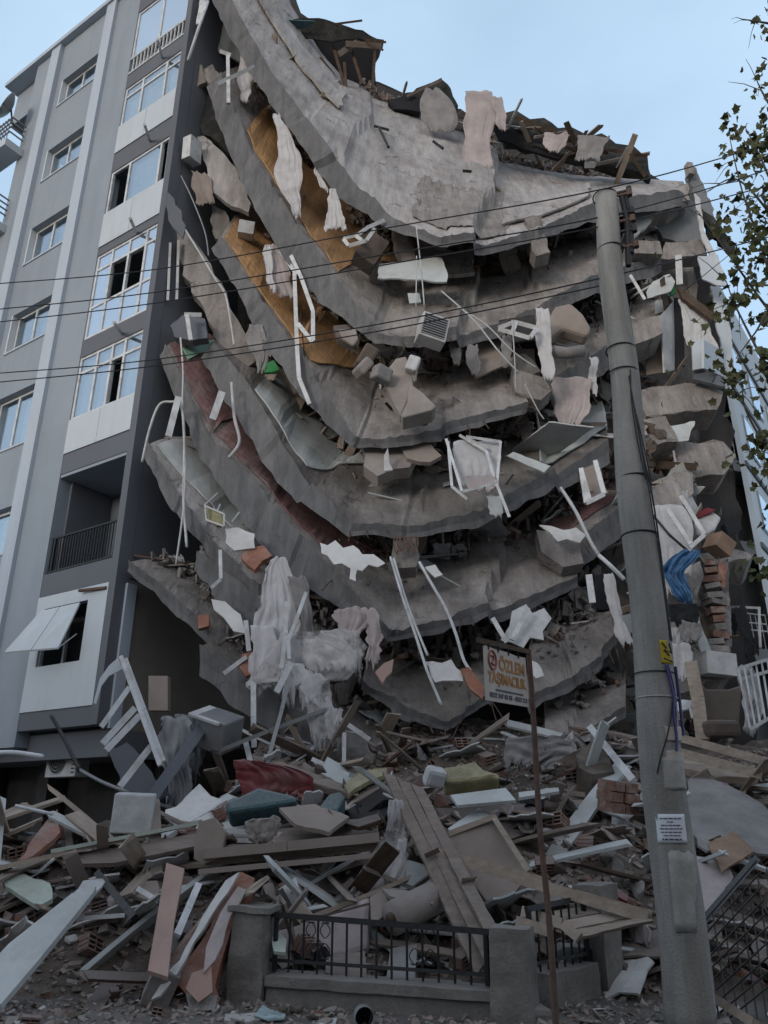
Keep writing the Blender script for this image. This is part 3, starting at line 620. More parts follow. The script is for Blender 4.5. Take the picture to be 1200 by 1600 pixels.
# floor coverings: parts of their slabs
cover('B',.8,4.8,.0,.95,'parquet',label='orange parquet',prof=[(.8,.95),(3.8,.93),(4.1,.6),(4.8,.42)],nu=40)
cover('B',5.6,7.4,.05,.42,'parquet',label='orange parquet strip in shade',jag=.06)
cover('C',.05,4.7,.0,.96,'parquet',label='orange parquet',prof=[(0,.96),(2.85,.95),(3.15,.72),(4,.36),(4.7,.34)],jag=.02,nu=44)
cover('C',5.0,6.3,.08,.40,'parquet',label='orange parquet remnant',jag=.08)
cover('D',1.2,4.3,.0,.97,'board',name='pale_board',label='long pale board',prof=[(1.2,.96),(2.7,.9),(3.2,.62),(4.3,.3)],nu=36,jag=.01)
cover('D',6.9,8.6,.0,.85,'board',name='pale_board',label='pale loose board',jag=.03,off=.08)
cover('D',4.0,4.9,.1,.36,'greenb',name='mint_board',label='mint green board',off=.05,jag=.05)
cover('E',.0,1.0,.05,.95,'redfloor',label='dusty red flooring')
cover('E',1.05,4.4,.0,.9,'redfloor',label='dusty red flooring',prof=[(1,.93),(3.6,.9),(4.4,.3)],nu=40)
cover('E',4.6,7.2,.0,.22,'redfloor',label='dusty red flooring',jag=.05)
cover('E',.12,.25,.1,.8,'greenb',name='mint_strip',label='mint green strip',off=.08,jag=.01)
cover('E2',0,2,.1,.8,'redfloor',label='pinkish tiles',off=.04)
cover('F',.1,2.6,.05,.9,'board',name='pale_board',label='whitish floor board',t1b=.6)
cover('A',5.3,7.3,.66,.95,'conc',name='screed_layer',label='peeling grey screed layer',off=.03,jag=.1,nu=30,th=.02)
cover('A',7.2,8.9,.5,.88,'concl',name='screed_layer',label='pale peeling screed',off=.07,jag=.06,th=.05)
cover('A',-.0,3.3,.35,.62,'concl',name='cracked_screed',off=.09,th=.07,jag=.08,label='lifted cracked screed strip')
rr=random.Random(3)
for key in ('A','B','C','D','E','F2','G','G2','I','E2','C2'):
    ob,g_,sub_=SL[key]; nu=(len(g_)-1)//sub_
    for _ in range(5):
        u=rr.uniform(nu*.45,nu-.05) if rr.random()<.75 else nu-.01; q_=S(key,u,1)+Vector((0,.03,-.1)); d=Vector((rr.uniform(-.4,.4),-.5,rr.uniform(-.9,-.1))); L_=rr.uniform(.15,.45)
        MB().tube(crom([q_-d*.1,q_+d*L_*.5,q_+d*L_+Vector((rr.uniform(-.1,.1),0,-.12))],4),.011,4).build('rebar','rust',ob)
# added rear sheet closing the gaps between the floors, interior shade in its colour
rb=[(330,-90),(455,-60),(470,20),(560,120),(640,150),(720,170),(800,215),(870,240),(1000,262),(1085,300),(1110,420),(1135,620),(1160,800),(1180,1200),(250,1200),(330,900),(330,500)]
piece('broken_wall','darkin',rb,20.2,18.4,th=.4,jag=.15,label='added rear wall, coloured dark as the shade in gaps between the sagging floors',cat='wall')
# ------------------------------------------------------------------ roof wreck
e=empty('broken_roof',tuple(P(540,130,17.2)),'dark roof shelter with hanging battens, highest wreck against the sky','roof wreck')
def child(fn,*a,parent=None,**k): return fn(*a,parent=parent,**k)
piece('roof_sheet','roofd',[(450,32),(498,28),(545,42),(600,62),(598,74),(560,60),(520,66),(470,60)],16.2,16.6,.06,.05,parent=e)
piece('roof_underside','clothk',[(455,42),(500,34),(545,46),(596,72),(584,100),(590,140),(570,160),(540,152),(505,128),(474,96)],17.3,18.6,.2,.06,parent=e)  # black sheet, the shade under the roof put into its colour
for a in ([(586,78,16.5),(582,138,16.8)],[(547,72,16.7),(566,132,16.9)],[(520,70,16.8),(540,140,16.9)],[(538,98,16.6),(541,140,16.8)],[(500,90,16.7),(524,120,17)]): bars('batten','woodd',[a],.09,.07,parent=e)
bars('roof_beam','wood',[[(540,68,16.4),(596,72,16.5)],[(530,84,16.5),(560,64,16.6)]],.16,.1,parent=e)
bars('splinter','woodd',[[(520,38,16.3),(566,32,16.2)],[(570,62,16.3),(603,66,16.2)],[(575,66,16.3),(598,78,16.1)]],.06,.05,parent=e)
piece('tin_sheet','teal',[(450,32),(492,34),(470,46),(456,44)],16,16.3,.03,.02,parent=e)
piece('plaster_wall','clothp',[(462,55),(478,75),(500,115),(560,170),(612,190),(570,200),(520,150),(480,110),(464,80)],16.8,17.2,.15,.06,label='pinkish torn wall strip leaning under the dark roof shelter',cat='wall piece')
piece('plaster_wall','concl',[(395,0),(418,-5),(440,30),(462,60),(478,108),(450,75),(420,60),(395,25)],16,16.3,.15,.07,label='grey jagged parapet piece at the very top, left of the roof shelter',cat='wall piece')
e=empty('broken_roof',tuple(P(880,240,17.5)),'long dark collapsed roof strip sloping down along the top right edge','roof wreck')
piece('roof_sheet','roofd',[(774,166),(790,176),(806,172),(828,186),(850,184),(872,200),(892,198),(925,212),(940,208),(962,224),(990,228),(1012,246),(1018,278),(985,268),(900,248),(850,234),(790,222)],17.2,17.0,.25,.07,parent=e)
piece('torn_felt','clothk',[(768,190),(800,192),(850,212),(905,225),(930,250),(880,250),(815,232),(780,218)],16.9,17.2,.1,.08,parent=e)
bars('batten','woodd',[[(940,232,16.6),(1012,244,16.6)],[(880,215,16.6),(950,240,16.7)],[(985,240,16.5),(1008,276,16.9)],[(800,182,16.7),(870,206,16.8)]],.09,.06,parent=e)
e=empty('broken_roof',tuple(P(680,160,17.6)),'small peaked piece of dark roof standing left of the hanging grey cloths','roof wreck')
piece('roof_sheet','roofd',[(625,152),(688,122),(700,132),(716,165),(700,190),(672,160),(650,162)],17.2,17.4,.15,.05,parent=e)
bars('batten','wood',[[(636,150,17),(690,124,17)]],.08,.06,parent=e)
piece('torn_felt','clothk',[(606,156),(640,148),(664,156),(655,175),(615,170)],17.1,17.2,.25,.09,label='black torn roofing felt on the top slab edge between two roof wrecks',cat='roofing felt')
cloth('hanging_cloth','clothg',[(664,690,138),(656,712,170),(665,716,205)],16.6,3,.06,label='grey cloth draped over the small roof peak',group=None,cat='cloth')
cloth('hanging_cloth','clothp',[(726,770,142),(728,776,170),(723,772,215),(724,768,262)],16.2,4,.05,label='long pinkish grey cloth hanging over the top slab',cat='cloth')
cloth('hanging_cloth','clothp',[(770,784,150),(774,788,175),(780,786,204)],16.1,2,.05,n=10,label='short cloth end curling right of the long pinkish cloth',cat='cloth')
cloth('hanging_cloth','clothp',[(850,892,208),(848,886,222),(856,876,236)],16.4,3,.05,label='crumpled pale cloth lying over the dark roof strip, left one',cat='cloth')
cloth('hanging_cloth','clothg',[(905,955,213),(902,942,230),(900,936,250)],16.2,3,.06,label='grey cloth over the right end of the dark roof strip',cat='cloth')
piece('concrete_stub','plaster',[(916,246),(932,246),(932,254),(916,254)],16.3,16.3,.2,.02,label='small white block under the grey cloth at the roof edge',cat='concrete piece')
for i,(a,lab) in enumerate([([(585,197,15.9),(607,203,15.8)],'thin rusty rod lying level on the top slab'),([(592,199,15.8),(607,230,15.2)],'rusty rod crossing another on the top slab'),([(677,221,15.6),(692,232,15.4)],'short looped rod on the middle of the top slab'),([(723,267,15),(737,268,15)],'tiny rod on the top slab near its lower middle'),([(800,248,15.9),(812,253,15.9)],'tiny rod on the top slab near the dark roof strip')]):
    bars('steel_rod','black',[a],.07,.06,label=lab,cat='rod')
# ------------------------------------------------------------------ left gap between the grey block and the slabs
def PC(lab,mt,pts,Yt,Yb=None,th=.12,jag=.05,cat='wall piece',name='wall_fragment',**k): return piece(name,mt,pts,Yt,Yb,th,jag,label=lab,cat=cat,**k)
piece('party_wall','concd',[(283,-30),(345,-60),(420,110),(400,240),(420,330),(400,470),(410,560),(335,520),(330,700),(262,560),(250,440),(262,300),(262,180),(290,60)],16.6,16.9,.2,.1,label='grubby grey broken party wall behind the tangle beside the grey block',cat='wall')
PC('beige wall stub with nail holes, beside the top grey block window','beigew',[(304,98),(316,102),(322,128),(312,132),(304,140),(297,135)],15)
PC('dark sheet standing in for the shaded triangular hole left of the slabs','roofd',[(322,134),(345,150),(362,190),(380,238),(366,244),(340,222),(316,210),(308,180)],15.3,15.1,cat='torn sheet')  # dark sheet put in as the shade of the hole
PC('pale grey slanted wall piece ending under the dark hole sheet','concl',[(308,214),(318,212),(345,235),(372,270),(392,318),(388,332),(362,322),(330,298),(318,250)],15,14.9,.14)
PC('grey column piece leaning left of the white cross frame','conc',[(318,108),(332,100),(352,130),(362,165),(350,160),(332,140)],14.9,14.9,.2)
PC('blue grey torn insulation hanging under the roof slab edge','rightw',[(318,0),(340,10),(378,80),(396,130),(372,95),(340,80),(322,60)],15.6,15.4,.05,cat='insulation')
e=boxpx('wall_cabinet','pvc',(300,236,14.75),(.28,.4,.62),(8,6,-30),'white box shaped cabinet clinging to the grey block corner','cabinet')
cloth('hanging_cloth','panelb',[(300,322,268),(302,330,290),(306,334,318)],14.9,3,.05,label='orange brown curtain scrap below the white corner cabinet',cat='cloth')
PC('long rough concrete beam falling left of the third slab','conc',[(272,350),(300,372),(335,430),(372,500),(405,560),(385,575),(345,540),(312,470),(285,430)],14.95,14.75,.3,.07,cat='beam',name='concrete_beam')
PC('brown torn plaster wedge above the falling beam','concd',[(330,318),(352,330),(372,370),(352,378),(336,372),(328,345)],15.2,15.1)
boxpx('small_cabinet','pvcd',(385,360,14.9),(.38,.3,.36),(5,4,10),'small whitish box wedged above the orange parquet','cabinet')
PC('grey loose flap at the second storey corner of the grey block','walld',[(262,300),(272,310),(290,352),(285,372),(270,355),(262,330)],14.4,14.3,.05)
bars('window_frame','pvc',[[(356,88,14.3),(357,162,14.2)],[(341,130,14.2),(398,104,14.3)],[(344,80,14.4),(361,86,14.4)]],.09,.06,label='white cross shaped broken window frame at the top left',cat='window frame')
cloth('torn_curtain','cloth',[(376,386,78),(372,396,110),(372,392,135),(384,392,158)],14.6,3,.05,n=12,label='white torn curtain just right of the cross shaped frame')
pipe('drain_pipe','pvc',[(325,2,14.2),(310,45,14.2),(294,94,14.25)],.04,'long white plastic pipe slanting over the top corner of the grey block','pipe')
PC('white window side piece hanging at the top beside the slanting pipe','pvc',[(312,0),(322,0),(316,34),(306,38)],14.5,14.5,.04,.01,cat='frame piece')
e=empty('balcony_box',tuple(P(295,525,14.4)),'small dark balcony ledge with white post, at the grey block corner','balcony piece')
piece('ledge','walld',[(266,508),(285,492),(320,498),(324,528),(300,532),(272,526)],14.5,14.4,.2,.02,parent=e)
bars('white_post','pvc',[[(292,492,14.15),(298,532,14.15)],[(288,491,14.15),(315,492,14.2)]],.09,.06,parent=e)
bars('shutter_frame','pvcd',[[(266,380,14.8),(262,470,14.8)],[(279,376,14.8),(276,470,14.8)]],.06,.05,label='two upright white shutter strips behind the grey block corner',cat='shutter')
PC('light wooden door jamb behind the upright shutter strips','woodp',[(258,388),(266,388),(262,480),(252,478)],15.1,15.1,.06,.01,cat='door jamb')
CB=[([(283,275,14.5),(300,310,14.4),(320,362,14.4),(326,400,14.3)],'cable','metal',.018,'grey cable drooping from the second storey corner gap'),
([(285,352,14.4),(312,395,14.2),(336,435,14.1),(352,460,14.1),(360,500,14.1),(366,540,14.1)],'cable','pvcd',.025,'pale thick cable lying over the falling beam'),
([(282,528,14.1),(286,580,14.0),(285,640,14.0),(289,720,13.9),(287,790,13.9),(275,882,13.9)],'cable','pvcd',.022,'pale hanging cable dropping to the lowest left slab'),
([(222,722,14.0),(234,670,13.9),(248,634,13.9),(265,628,13.9),(283,636,13.9),(288,690,13.9),(287,780,13.9),(292,855,13.9)],'cable','pvcd',.028,'pale cable bent in a tall arch beside the grey block'),
([(362,598,13.9),(366,650,13.8),(374,690,13.8),(358,715,13.7)],'bent_pipe','pvcd',.035,'kinked white pipe over the red flooring'),
([(470,490,14),(480,580,13.9),(506,610,13.8)],'cable','black',.012,'thin dark cable on the third slab'),
([(610,870,13.0),(628,930,12.9),(640,965,12.9),(655,1010,12.8),(668,1050,12.7),(690,1102,12.7)],'cable_bundle','pvc',.025,'left of the two white cable bundles hanging from the fifth slab'),
([(615,872,13.0),(632,930,12.95),(648,975,12.9),(668,1024,12.8)],'cable_bundle','pvc',.022,'short white cable twisted beside the left bundle'),
([(655,878,13.0),(676,915,12.9),(696,950,12.9),(712,990,12.8),(724,1030,12.8),(735,1048,12.8)],'cable_bundle','pvc',.027,'right of the two white cable bundles hanging from the fifth slab'),
([(650,352,13.0),(658,420,13.2),(663,478,13.2)],'cable','pvcd',.014,'thin pale wire above the hanging air conditioner'),
([(651,400,13.3),(650,480,13.2)],'cable','pvcd',.012,'second thin pale wire above the hanging air conditioner'),
([(690,455,13.2),(740,500,13.1),(780,550,13.1),(810,582,13.2)],'cable','pvcd',.016,'pale wire slanting down right of the air conditioner, lower one'),
([(715,480,13.2),(760,508,13.1),(800,548,13.2),(838,575,13.4)],'cable','pvcd',.016,'pale wire slanting down right of the air conditioner, upper one'),
([(800,500,13.6),(804,560,13.6),(806,610,13.7)],'cable','pvcd',.012,'thin wire hanging below the black window frame'),
([(820,600,13.6),(840,640,13.8),(850,655,13.9)],'cable','pvcd',.014,'wire end by the dark hollow left of the grey stained curtain'),
([(876,762,14),(900,800,13.8),(922,845,13.6),(936,868,13.6)],'bent_pipe','pvcd',.035,'kinked pale pipe leaning over the pinkish tiles'),
([(936,868,13.6),(955,885,13.5),(975,905,13.6)],'bent_pipe','pvc',.04,'white pipe stub running behind the pole at mid height'),
([(0,1176,8.6),(25,1176,8.5),(66,1182,8.4)],'bent_pipe','pvc',.025,'white tube entering from the left edge under the grey block'),
([(80,1118,11.5),(98,1150,11.4),(125,1205,11.2)],'metal_rod','black',.03,'dark thin rod standing before the hanging air conditioner'),
([(125,1203,11.2),(160,1222,11),(200,1238,10.9)],'metal_rod','metal',.025,'pale thin rod lying from the dark rod to the white block'),
([(24,1259,9.6),(55,1266,9.6),(82,1272,9.6)],'metal_rod','pvc',.02,'short white rod on the rubble at the far left'),
]
for i,(pts,nm,mt_,r,lab) in enumerate(CB): pipe(nm,mt_,pts,r,lab,'cable' if 'cable' in nm else 'pipe' if 'pipe' in nm else 'rod',smoothn=6)
bars('broken_lath','pvc',[[(279,620,13.8),(263,682,13.8)]],.13,.03,label='white slat hanging left of the tall arched cable',cat='lath')
bars('broken_lath','pvc',[[(347,612,13.5),(332,655,13.5)]],.14,.03,label='white slat on the dusty red flooring',cat='lath')
e=empty('wire_basket',tuple(P(345,805,13.4)),'wire basket with yellow cloth on the thin pale slab limb','basket')
bars('basket_frame','pvcd',[[(320,788,13.4),(340,770,13.4)],[(320,790,13.4),(350,803,13.3)],[(322,812,13.4),(350,822,13.3)],[(320,788,13.4),(322,812,13.4)],[(350,803,13.3),(350,822,13.3)],[(338,800,13.5),(344,788,13.5)],[(362,815,13.3),(374,800,13.3)]],.03,.03,parent=e)
piece('basket_cloth','yellow',[(322,792),(345,800),(350,818),(338,822),(324,812)],13.5,13.5,.1,.03,parent=e)
# ------------------------------------------------------------------ curtains, frames, furniture between the floors
cloth('torn_curtain','cloth',[(428,442,178),(434,458,215),(434,471,250),(436,470,290),(462,470,336)],14.0,5,.06,label='long white curtain hanging from under the roof slab, left side')
cloth('torn_curtain','cloth',[(517,526,296),(511,534,325),(507,541,352),(508,540,358)],13.6,5,.05,label='small bright white curtain like a skirt under the roof slab')
cloth('torn_curtain','cloth',[(495,500,262),(498,508,285),(505,510,298)],14,2,.04,n=8,label='narrow white curtain tail left of the small bright curtain')
cloth('torn_curtain','clothp',[(414,446,382),(418,450,410),(420,456,440),(438,462,462)],14.2,4,.06,label='lilac grey curtain lying on the long orange parquet')
cloth('torn_curtain','cloth',[(413,425,385),(414,424,420),(420,428,455)],14.1,3,.04,n=10,label='white curtain strip beside the lilac grey curtain')
cloth('torn_curtain','clothg',[(390,408,508),(388,422,535),(395,420,560),(400,408,582)],14.2,4,.06,label='grey white cloth bundle between third and fourth slab on the left')
PC('dark green fabric scrap under the grey white bundle','green',[(408,566),(428,562),(436,578),(414,582)],14.2,14.2,.05,.03,cat='fabric scrap')
bars('window_frame','pvc',[[(460,428,13.9),(464,540,13.7),(467,590,13.6),(484,632,13.5)],[(455,400,14),(470,432,13.8),(489,486,13.7),(489,533,13.6)],[(489,535,13.6),(466,506,13.7)],[(464,430,13.9),(438,392,14.2)]],.085,.05,label='long bent white window frame hanging over the orange parquet',cat='window frame')
bars('window_frame','pvc',[[(537,372,13.4),(560,366,13.4),(575,355,13.5),(600,344,13.6)],[(537,374,13.4),(545,384,13.4),(572,376,13.3),(585,358,13.4)],[(556,368,13.4),(566,376,13.4)]],.08,.06,label='small white frame under the roof slab beside the bright curtain',cat='window frame')
def chair(name,parts,label,cat,mt):
    p0=P(*parts[0]); e=empty(name,tuple(p0),label,cat)
    for nm,mt2,kind,arg in parts[1]:
        if kind=='box': c,s,r=arg; boxpx(nm,mt2,c,s,r,parent=e,bevel=.05)
        else: piece(nm,mt2,arg[0],arg[1],arg[2],arg[3],arg[4],parent=e,bevel=.03)
    return e
chair('armchair',[(640,650,13.2),[('backrest','beigef','piece',([(602,580),(618,560),(634,556),(642,575),(646,600),(636,628),(626,650),(616,632),(604,604)],13.15,12.95,.28,0)),('seat','beigef','piece',([(640,598),(660,612),(682,634),(676,640),(630,652),(626,648),(636,628)],13.0,12.7,.35,0)),('base','brownf','piece',([(628,650),(680,640),(668,655),(634,654)],13.0,13.0,.3,0))]],'beige upturned armchair at the front of the third slab, largest chair','armchair','beigef')
chair('armchair',[(575,600,13.3),[('backrest','brownf','piece',([(520,508),(540,506),(556,520),(560,545),(545,536),(526,528)],13.4,13.2,.2,.0)),('seat','beigef','piece',([(528,514),(556,512),(560,530),(552,540),(536,530)],13.1,13.1,.1,.0)),('cushion','brownf','box',((572,560,13.1),(.3,.35,.5),(10,25,20)))]],'dark bent armchair left of the large beige armchair','armchair','brownf')
chair('office_chair',[(585,590,13.2),[('seat','beigef','box',((567,575,12.95),(.22,.3,.4),(0,35,30))),('cushion','clothg','box',((596,585,12.9),(.35,.3,.3),(15,10,35)))]],'crushed beige chair seat wedged between two armchairs','chair','beigef')
boxpx('cushion','pvcd',(645,570,13.0),(.24,.2,.34),(0,20,0),'small pale printed box touching the large beige armchair','box',bevel=.04)
acu=acunit(P(675,518,13.0),(.93,.25,-.2),(.2,.1,.97),.56,.6,.34,'white grilled air conditioner hanging at the front edge of the second slab',broken=True)
PC('whitish board propped under the roof slab in the centre','board',[(592,412),(690,402),(700,432),(698,440),(590,434)],14.0,13.7,.04,.02,cat='board',name='loose_board')
PC('small pale tile hanging by a wire near the centre','board',[(637,458),(655,458),(658,472),(640,474)],13.3,13.3,.05,.0,cat='tile')
for i,(a,b,c,d,e_) in enumerate([(560,400,588,360,'left'),(612,385,640,405,'middle'),(820,372,836,400,'right')]):
    PC('grey broken column stub under the roof slab, %s one'%e_,'conc',[(a,b-30),(a+26,b-36),(a+40,b+22),(a+18,b+28)],14.6,14.3,.35,.05,cat='column stub',name='column_stub')
boxpx('crushed_chest','brownf',(578,395,13.9),(.5,.5,.7),(12,28,20),'brown crushed drawer block near the small white frame','chest')
for i,(x,y) in enumerate([(712,545),(738,560),(640,572),(790,548)]):
    cloth('fabric_strip','clothg',[(x-8,x+8,y-22),(x-6,x+12,y),(x-4,x+10,y+24)],14.0,2,.03,n=8,label='grey fabric strip hanging under the second slab, number of four from the left'.replace('number of four from the left',['second of four from the left','third of four from the left','leftmost of four','rightmost of four'][i]),cat='fabric')
cloth('torn_curtain','cloth',[(836,854,480),(838,860,520),(840,866,560),(848,864,592)],13.9,3,.05,n=14,label='white bunched curtain left of the pale mattress')
cloth('torn_curtain','clothp',[(864,926,590),(864,922,610),(866,920,635),(872,905,662)],14.6,6,.06,label='wide pinkish stained curtain hanging below the rolled grey mat')
cloth('torn_curtain','cloth',[(920,932,560),(922,934,590),(924,932,618)],14.7,2,.04,n=8,label='narrow white curtain right of the pinkish stained one, by the pole')
bars('window_frame','pvc',[[(779,512,13.7),(804,503,13.7),(838,512,13.7)],[(779,514,13.7),(828,528,13.6),(838,514,13.7)],[(806,504,13.7),(800,520,13.7)]],.09,.06,label='white open window frame lying flat left of the bunched curtain',cat='window frame')
PC('black glossy window screen behind the flat white frame','darkin',[(780,500),(835,492),(840,530),(800,535)],14.3,14.2,.05,.02,cat='screen')
e=empty('mattress',tuple(P(890,530,14.6)),'pale folded mattress bulging over the slab edge left of the pole','mattress')
piece('mattress_body','panelb',[(856,500),(866,478),(892,472),(912,490),(925,512),(918,524),(880,512),(856,530)],14.6,14.3,.35,0,parent=e,bevel=.08)
pipe('rolled_mat','clothg',[(858,548,14.2),(885,552,14.1),(912,548,14.1)],.13,'rolled dark grey mat under the pale folded mattress','mat',k=12)
e=empty('wardrobe',tuple(P(1030,580,17)),'open wardrobe with brown back and white side, right of the pole','wardrobe')
piece('back_panel','panelb',[(1010,515),(1034,510),(1034,582),(1010,586)],16.6,16.6,.04,0,parent=e)
piece('side_panel','pvcd',[(1034,492),(1054,470),(1054,578),(1038,582)],16.3,16.3,.04,0,Yx=.4,parent=e)
piece('door','clothk',[(1054,465),(1068,466),(1070,572),(1056,574)],16.4,16.4,.06,0,parent=e)
cloth('torn_curtain','cloth',[(1060,1075,466),(1066,1092,480),(1068,1108,510),(1074,1118,542)],16.0,7,.06,label='pleated white curtain right of the open wardrobe')
e=empty('balcony_box',tuple(P(1110,600,16.2)),'white boxy balcony front jutting out right of the pleated curtain','balcony')
piece('front_panel','panelw',[(1081,532),(1099,530),(1099,575),(1083,578)],15.8,15.8,.05,0,parent=e)
piece('side_panel','panelw',[(1100,531),(1135,552),(1134,590),(1100,575)],15.8,15.8,.05,0,Yx=1.2,parent=e)
piece('underside','walld',[(1083,580),(1100,576),(1134,592),(1130,604),(1100,596),(1084,592)],16,15.8,.08,0,parent=e)
PC('green plastic bag scrap above the wardrobe','green',[(1046,448),(1054,446),(1056,458),(1048,462)],16,16,.06,.02,cat='bag')
# right top broken room
PC('broken grey wall panel with stepped edge, top right corner room','rightw',[(1010,330),(1040,300),(1072,298),(1096,340),(1098,378),(1060,380),(1036,372)],17.4,17.2,.12,.05)
PC('slanted light wall slab right of the pole top','board',[(982,350),(1008,318),(1022,312),(1018,345),(990,372)],16.6,16.4,.1,.03)
PC('light grey wall wedge under the slanted slab right of the pole','concl',[(985,400),(1010,375),(1022,390),(1026,402),(985,408)],16.6,16.4,.1,.03)
boxpx('concrete_block','conc',(1000,398,16.2),(.9,.6,.42),(0,-4,8),'rough concrete block right of the pole, just under the light wall wedge','concrete piece')
PC('dark beam across the top right corner room','conc',[(1040,378),(1100,374),(1104,398),(1030,404)],16.8,16.7,.4,.05,cat='beam',name='concrete_beam')
PC('green edged tilted corner wall at the top right end','rightw',[(1074,256),(1088,262),(1112,320),(1120,345),(1100,330),(1082,300)],17.6,17.4,.25,.04)
PC('dark hanging roof edge right of the tilted corner wall','roofd',[(1100,330),(1125,350),(1150,388),(1142,398),(1115,370),(1106,375)],18.5,18.4,.1,.04)
boxpx('chimney_stub','conc',(1077,266,17.4),(.18,.2,.45),(0,0,10),'small masonry stub on the top right corner','chimney')
PC('bent white metal gutter strip down the top right corner','pvcd',[(1084,300),(1094,310),(1100,360),(1120,400),(1112,404),(1096,372)],16.9,16.6,.04,.01,cat='gutter')
PC('white torn cladding sheet below the bent gutter strip','panelw',[(1090,400),(1122,398),(1138,448),(1120,446),(1098,436)],16.6,16.5,.04,.02,cat='sheet')
PC('tall white cladding strip below the torn sheet at the right','panelw',[(1110,446),(1128,450),(1142,520),(1150,600),(1138,590),(1122,520)],17.2,17,.05,.03,cat='sheet')
bars('white_post','pvcd',[[(1060,400,16.2),(1062,446,16.2)]],.16,.1,label='white upright post right of pole under the corner room',cat='post')
bars('broken_lath','pvc',[[(985,430,15.6),(1008,468,15.5)]],.07,.04,label='thin white slat just right of the pole, upper part',cat='lath')
PC('white angular board right of the pole above the broken slab end','board',[(1020,440),(1045,428),(1055,440),(1048,455),(1012,466),(1010,456)],15.9,15.8,.03,.02,cat='board',name='loose_board')
PC('long rusty beam leaning across the right corner','woodd',[(1060,450),(1075,456),(1118,492),(1112,500),(1066,466)],15.9,15.8,.1,.02,cat='beam',name='wood_beam')
# fourth gap
e=empty('clothes_rack',tuple(P(745,800,12.9)),'tangled white drying rack with laundry hanging at the fourth slab front','drying rack')
bars('rack_frame','pvc',[[(697,686,12.9),(722,768,12.7)],[(722,768,12.7),(776,755,12.7)],[(728,682,12.9),(782,690,12.9),(776,760,12.7)],[(718,680,12.9),(760,705,12.8),(776,760,12.7)],[(700,690,12.9),(706,760,12.8),(730,780,12.8)],[(776,756,12.7),(796,808,12.6)],[(728,684,12.9),(762,700,12.9)]],.05,.04,parent=e)
cloth('hanging_laundry','cloth',[(706,775,690),(706,780,715),(712,776,740),(720,770,760)],13.0,5,.06,label='white laundry hung on the tangled drying rack')
cloth('hanging_laundry','clothp',[(730,776,742),(732,780,752),(732,778,766)],12.7,2,.03,n=10,label='pink cloth at the bottom of the tangled drying rack')
cloth('hanging_laundry','board',[(756,776,775),(760,780,790),(764,782,806)],12.8,2,.03,n=8,label='pale board-like cloth hanging below the pink cloth of the drying rack')
PC('beige crushed cabinet under the third slab bend','beigef',[(566,698),(620,694),(650,710),(640,730),(590,744),(568,728)],13.8,13.5,.3,.06,cat='cabinet',name='crushed_cabinet')
PC('brown broken box lid right of the crushed cabinet','panelb',[(625,690),(672,690),(690,712),(672,722),(636,716)],13.7,13.5,.1,.04,cat='board',name='loose_board')
PC('white rag standing on the crushed beige cabinet','cloth',[(600,712),(606,700),(608,722),(614,734),(600,736)],13.3,13.3,.05,.02,cat='rag',name='rag')
PC('white ragged plaster sheet on the fifth slab, left of the rebar stub','plaster',[(500,848),(512,852),(524,844),(536,856),(552,852),(566,866),(584,866),(602,880),(590,886),(576,882),(566,892),(558,890),(556,908),(546,904),(548,888),(534,880),(522,882),(512,868),(502,864)],13.1,12.75,.02,.02,cat='plaster',name='plaster_sheet')
PC('small square white scrap right of the rebar stub','plaster',[(664,886),(680,882),(692,898),(680,902)],13,12.9,.03,.01,cat='plaster',name='plaster_sheet')
e=empty('column_stub',tuple(P(633,885,13)),'dark crushed column stub with bent reinforcing bars between the cable bundles','column stub')
piece('stub_core','concd',[(614,838),(650,836),(656,868),(650,886),(620,888),(612,866)],13.4,13.1,.3,.05,parent=e)
for i in range(11):
    x=616+i*3.6; pipe('rebar','rust',[(x,838,13.2),(x+U(-3,3),850,13.0),(x+U(-4,4),862+U(-6,6),12.95)],.015,parent=e,k=4)
PC('dark grey loose concrete lump at the fourth slab right end','conc',[(838,828),(870,832),(905,850),(912,880),(880,886),(846,862)],14.6,14.3,.3,.08,cat='concrete piece',name='concrete_lump')
PC('white ragged sheet on the pinkish tiles','plaster',[(842,820),(862,822),(880,828),(900,824),(916,836),(906,848),(886,842),(872,846),(860,832)],14.1,13.9,.02,.02,cat='plaster',name='plaster_sheet')
bars('window_frame','pvc',[[(908,732,14.3),(916,786,14.1)],[(930,720,14.3),(944,772,14.1)],[(916,786,14.1),(944,772,14.1)],[(908,734,14.3),(922,784,14.1)]],.09,.05,label='white window frame left of the pole beside the pinkish tiles',cat='window frame')
PC('dark window box left of the pole under the tiled slab end','clothk',[(928,898),(948,896),(955,950),(934,952)],14.4,14.3,.15,.02,cat='window box')
bars('broken_lath','pvc',[[(920,898,13.8),(926,942,13.8)]],.12,.05,label='white upright slat left of the dark window box',cat='lath')
cloth('torn_curtain','cloth',[(944,962,896),(950,972,930),(960,980,965),(968,984,1008)],13.8,3,.05,n=12,label='white twisted curtain touching the pole, lower part')
PC('white crumpled plastic sheet behind the removals sign','pvcd',[(782,1000),(796,978),(800,955),(822,944),(832,958),(850,950),(862,966),(848,986),(850,1000),(828,996),(818,1012),(800,1004)],13.7,13.3,.02,.05,cat='sheet',name='plastic_sheet')
bars('broken_lath','pvc',[[(825,950,13.3),(800,1000,13.2)],[(770,966,13.3),(792,1004,13.2)]],.08,.05,label='pair of white slats above the removals sign',cat='lath')
PC('white ragged sheet lying on the lowest centre slab','plaster',[(664,1034),(690,1036),(705,1030),(722,1050),(724,1064),(680,1066)],12.9,12.7,.03,.03,cat='plaster',name='plaster_sheet')
PC('orange painted board leaning on the lowest centre slab by the sign','orange',[(720,1046),(732,1042),(756,1072),(754,1092),(736,1078)],12.7,12.6,.08,.02,cat='board',name='painted_board')
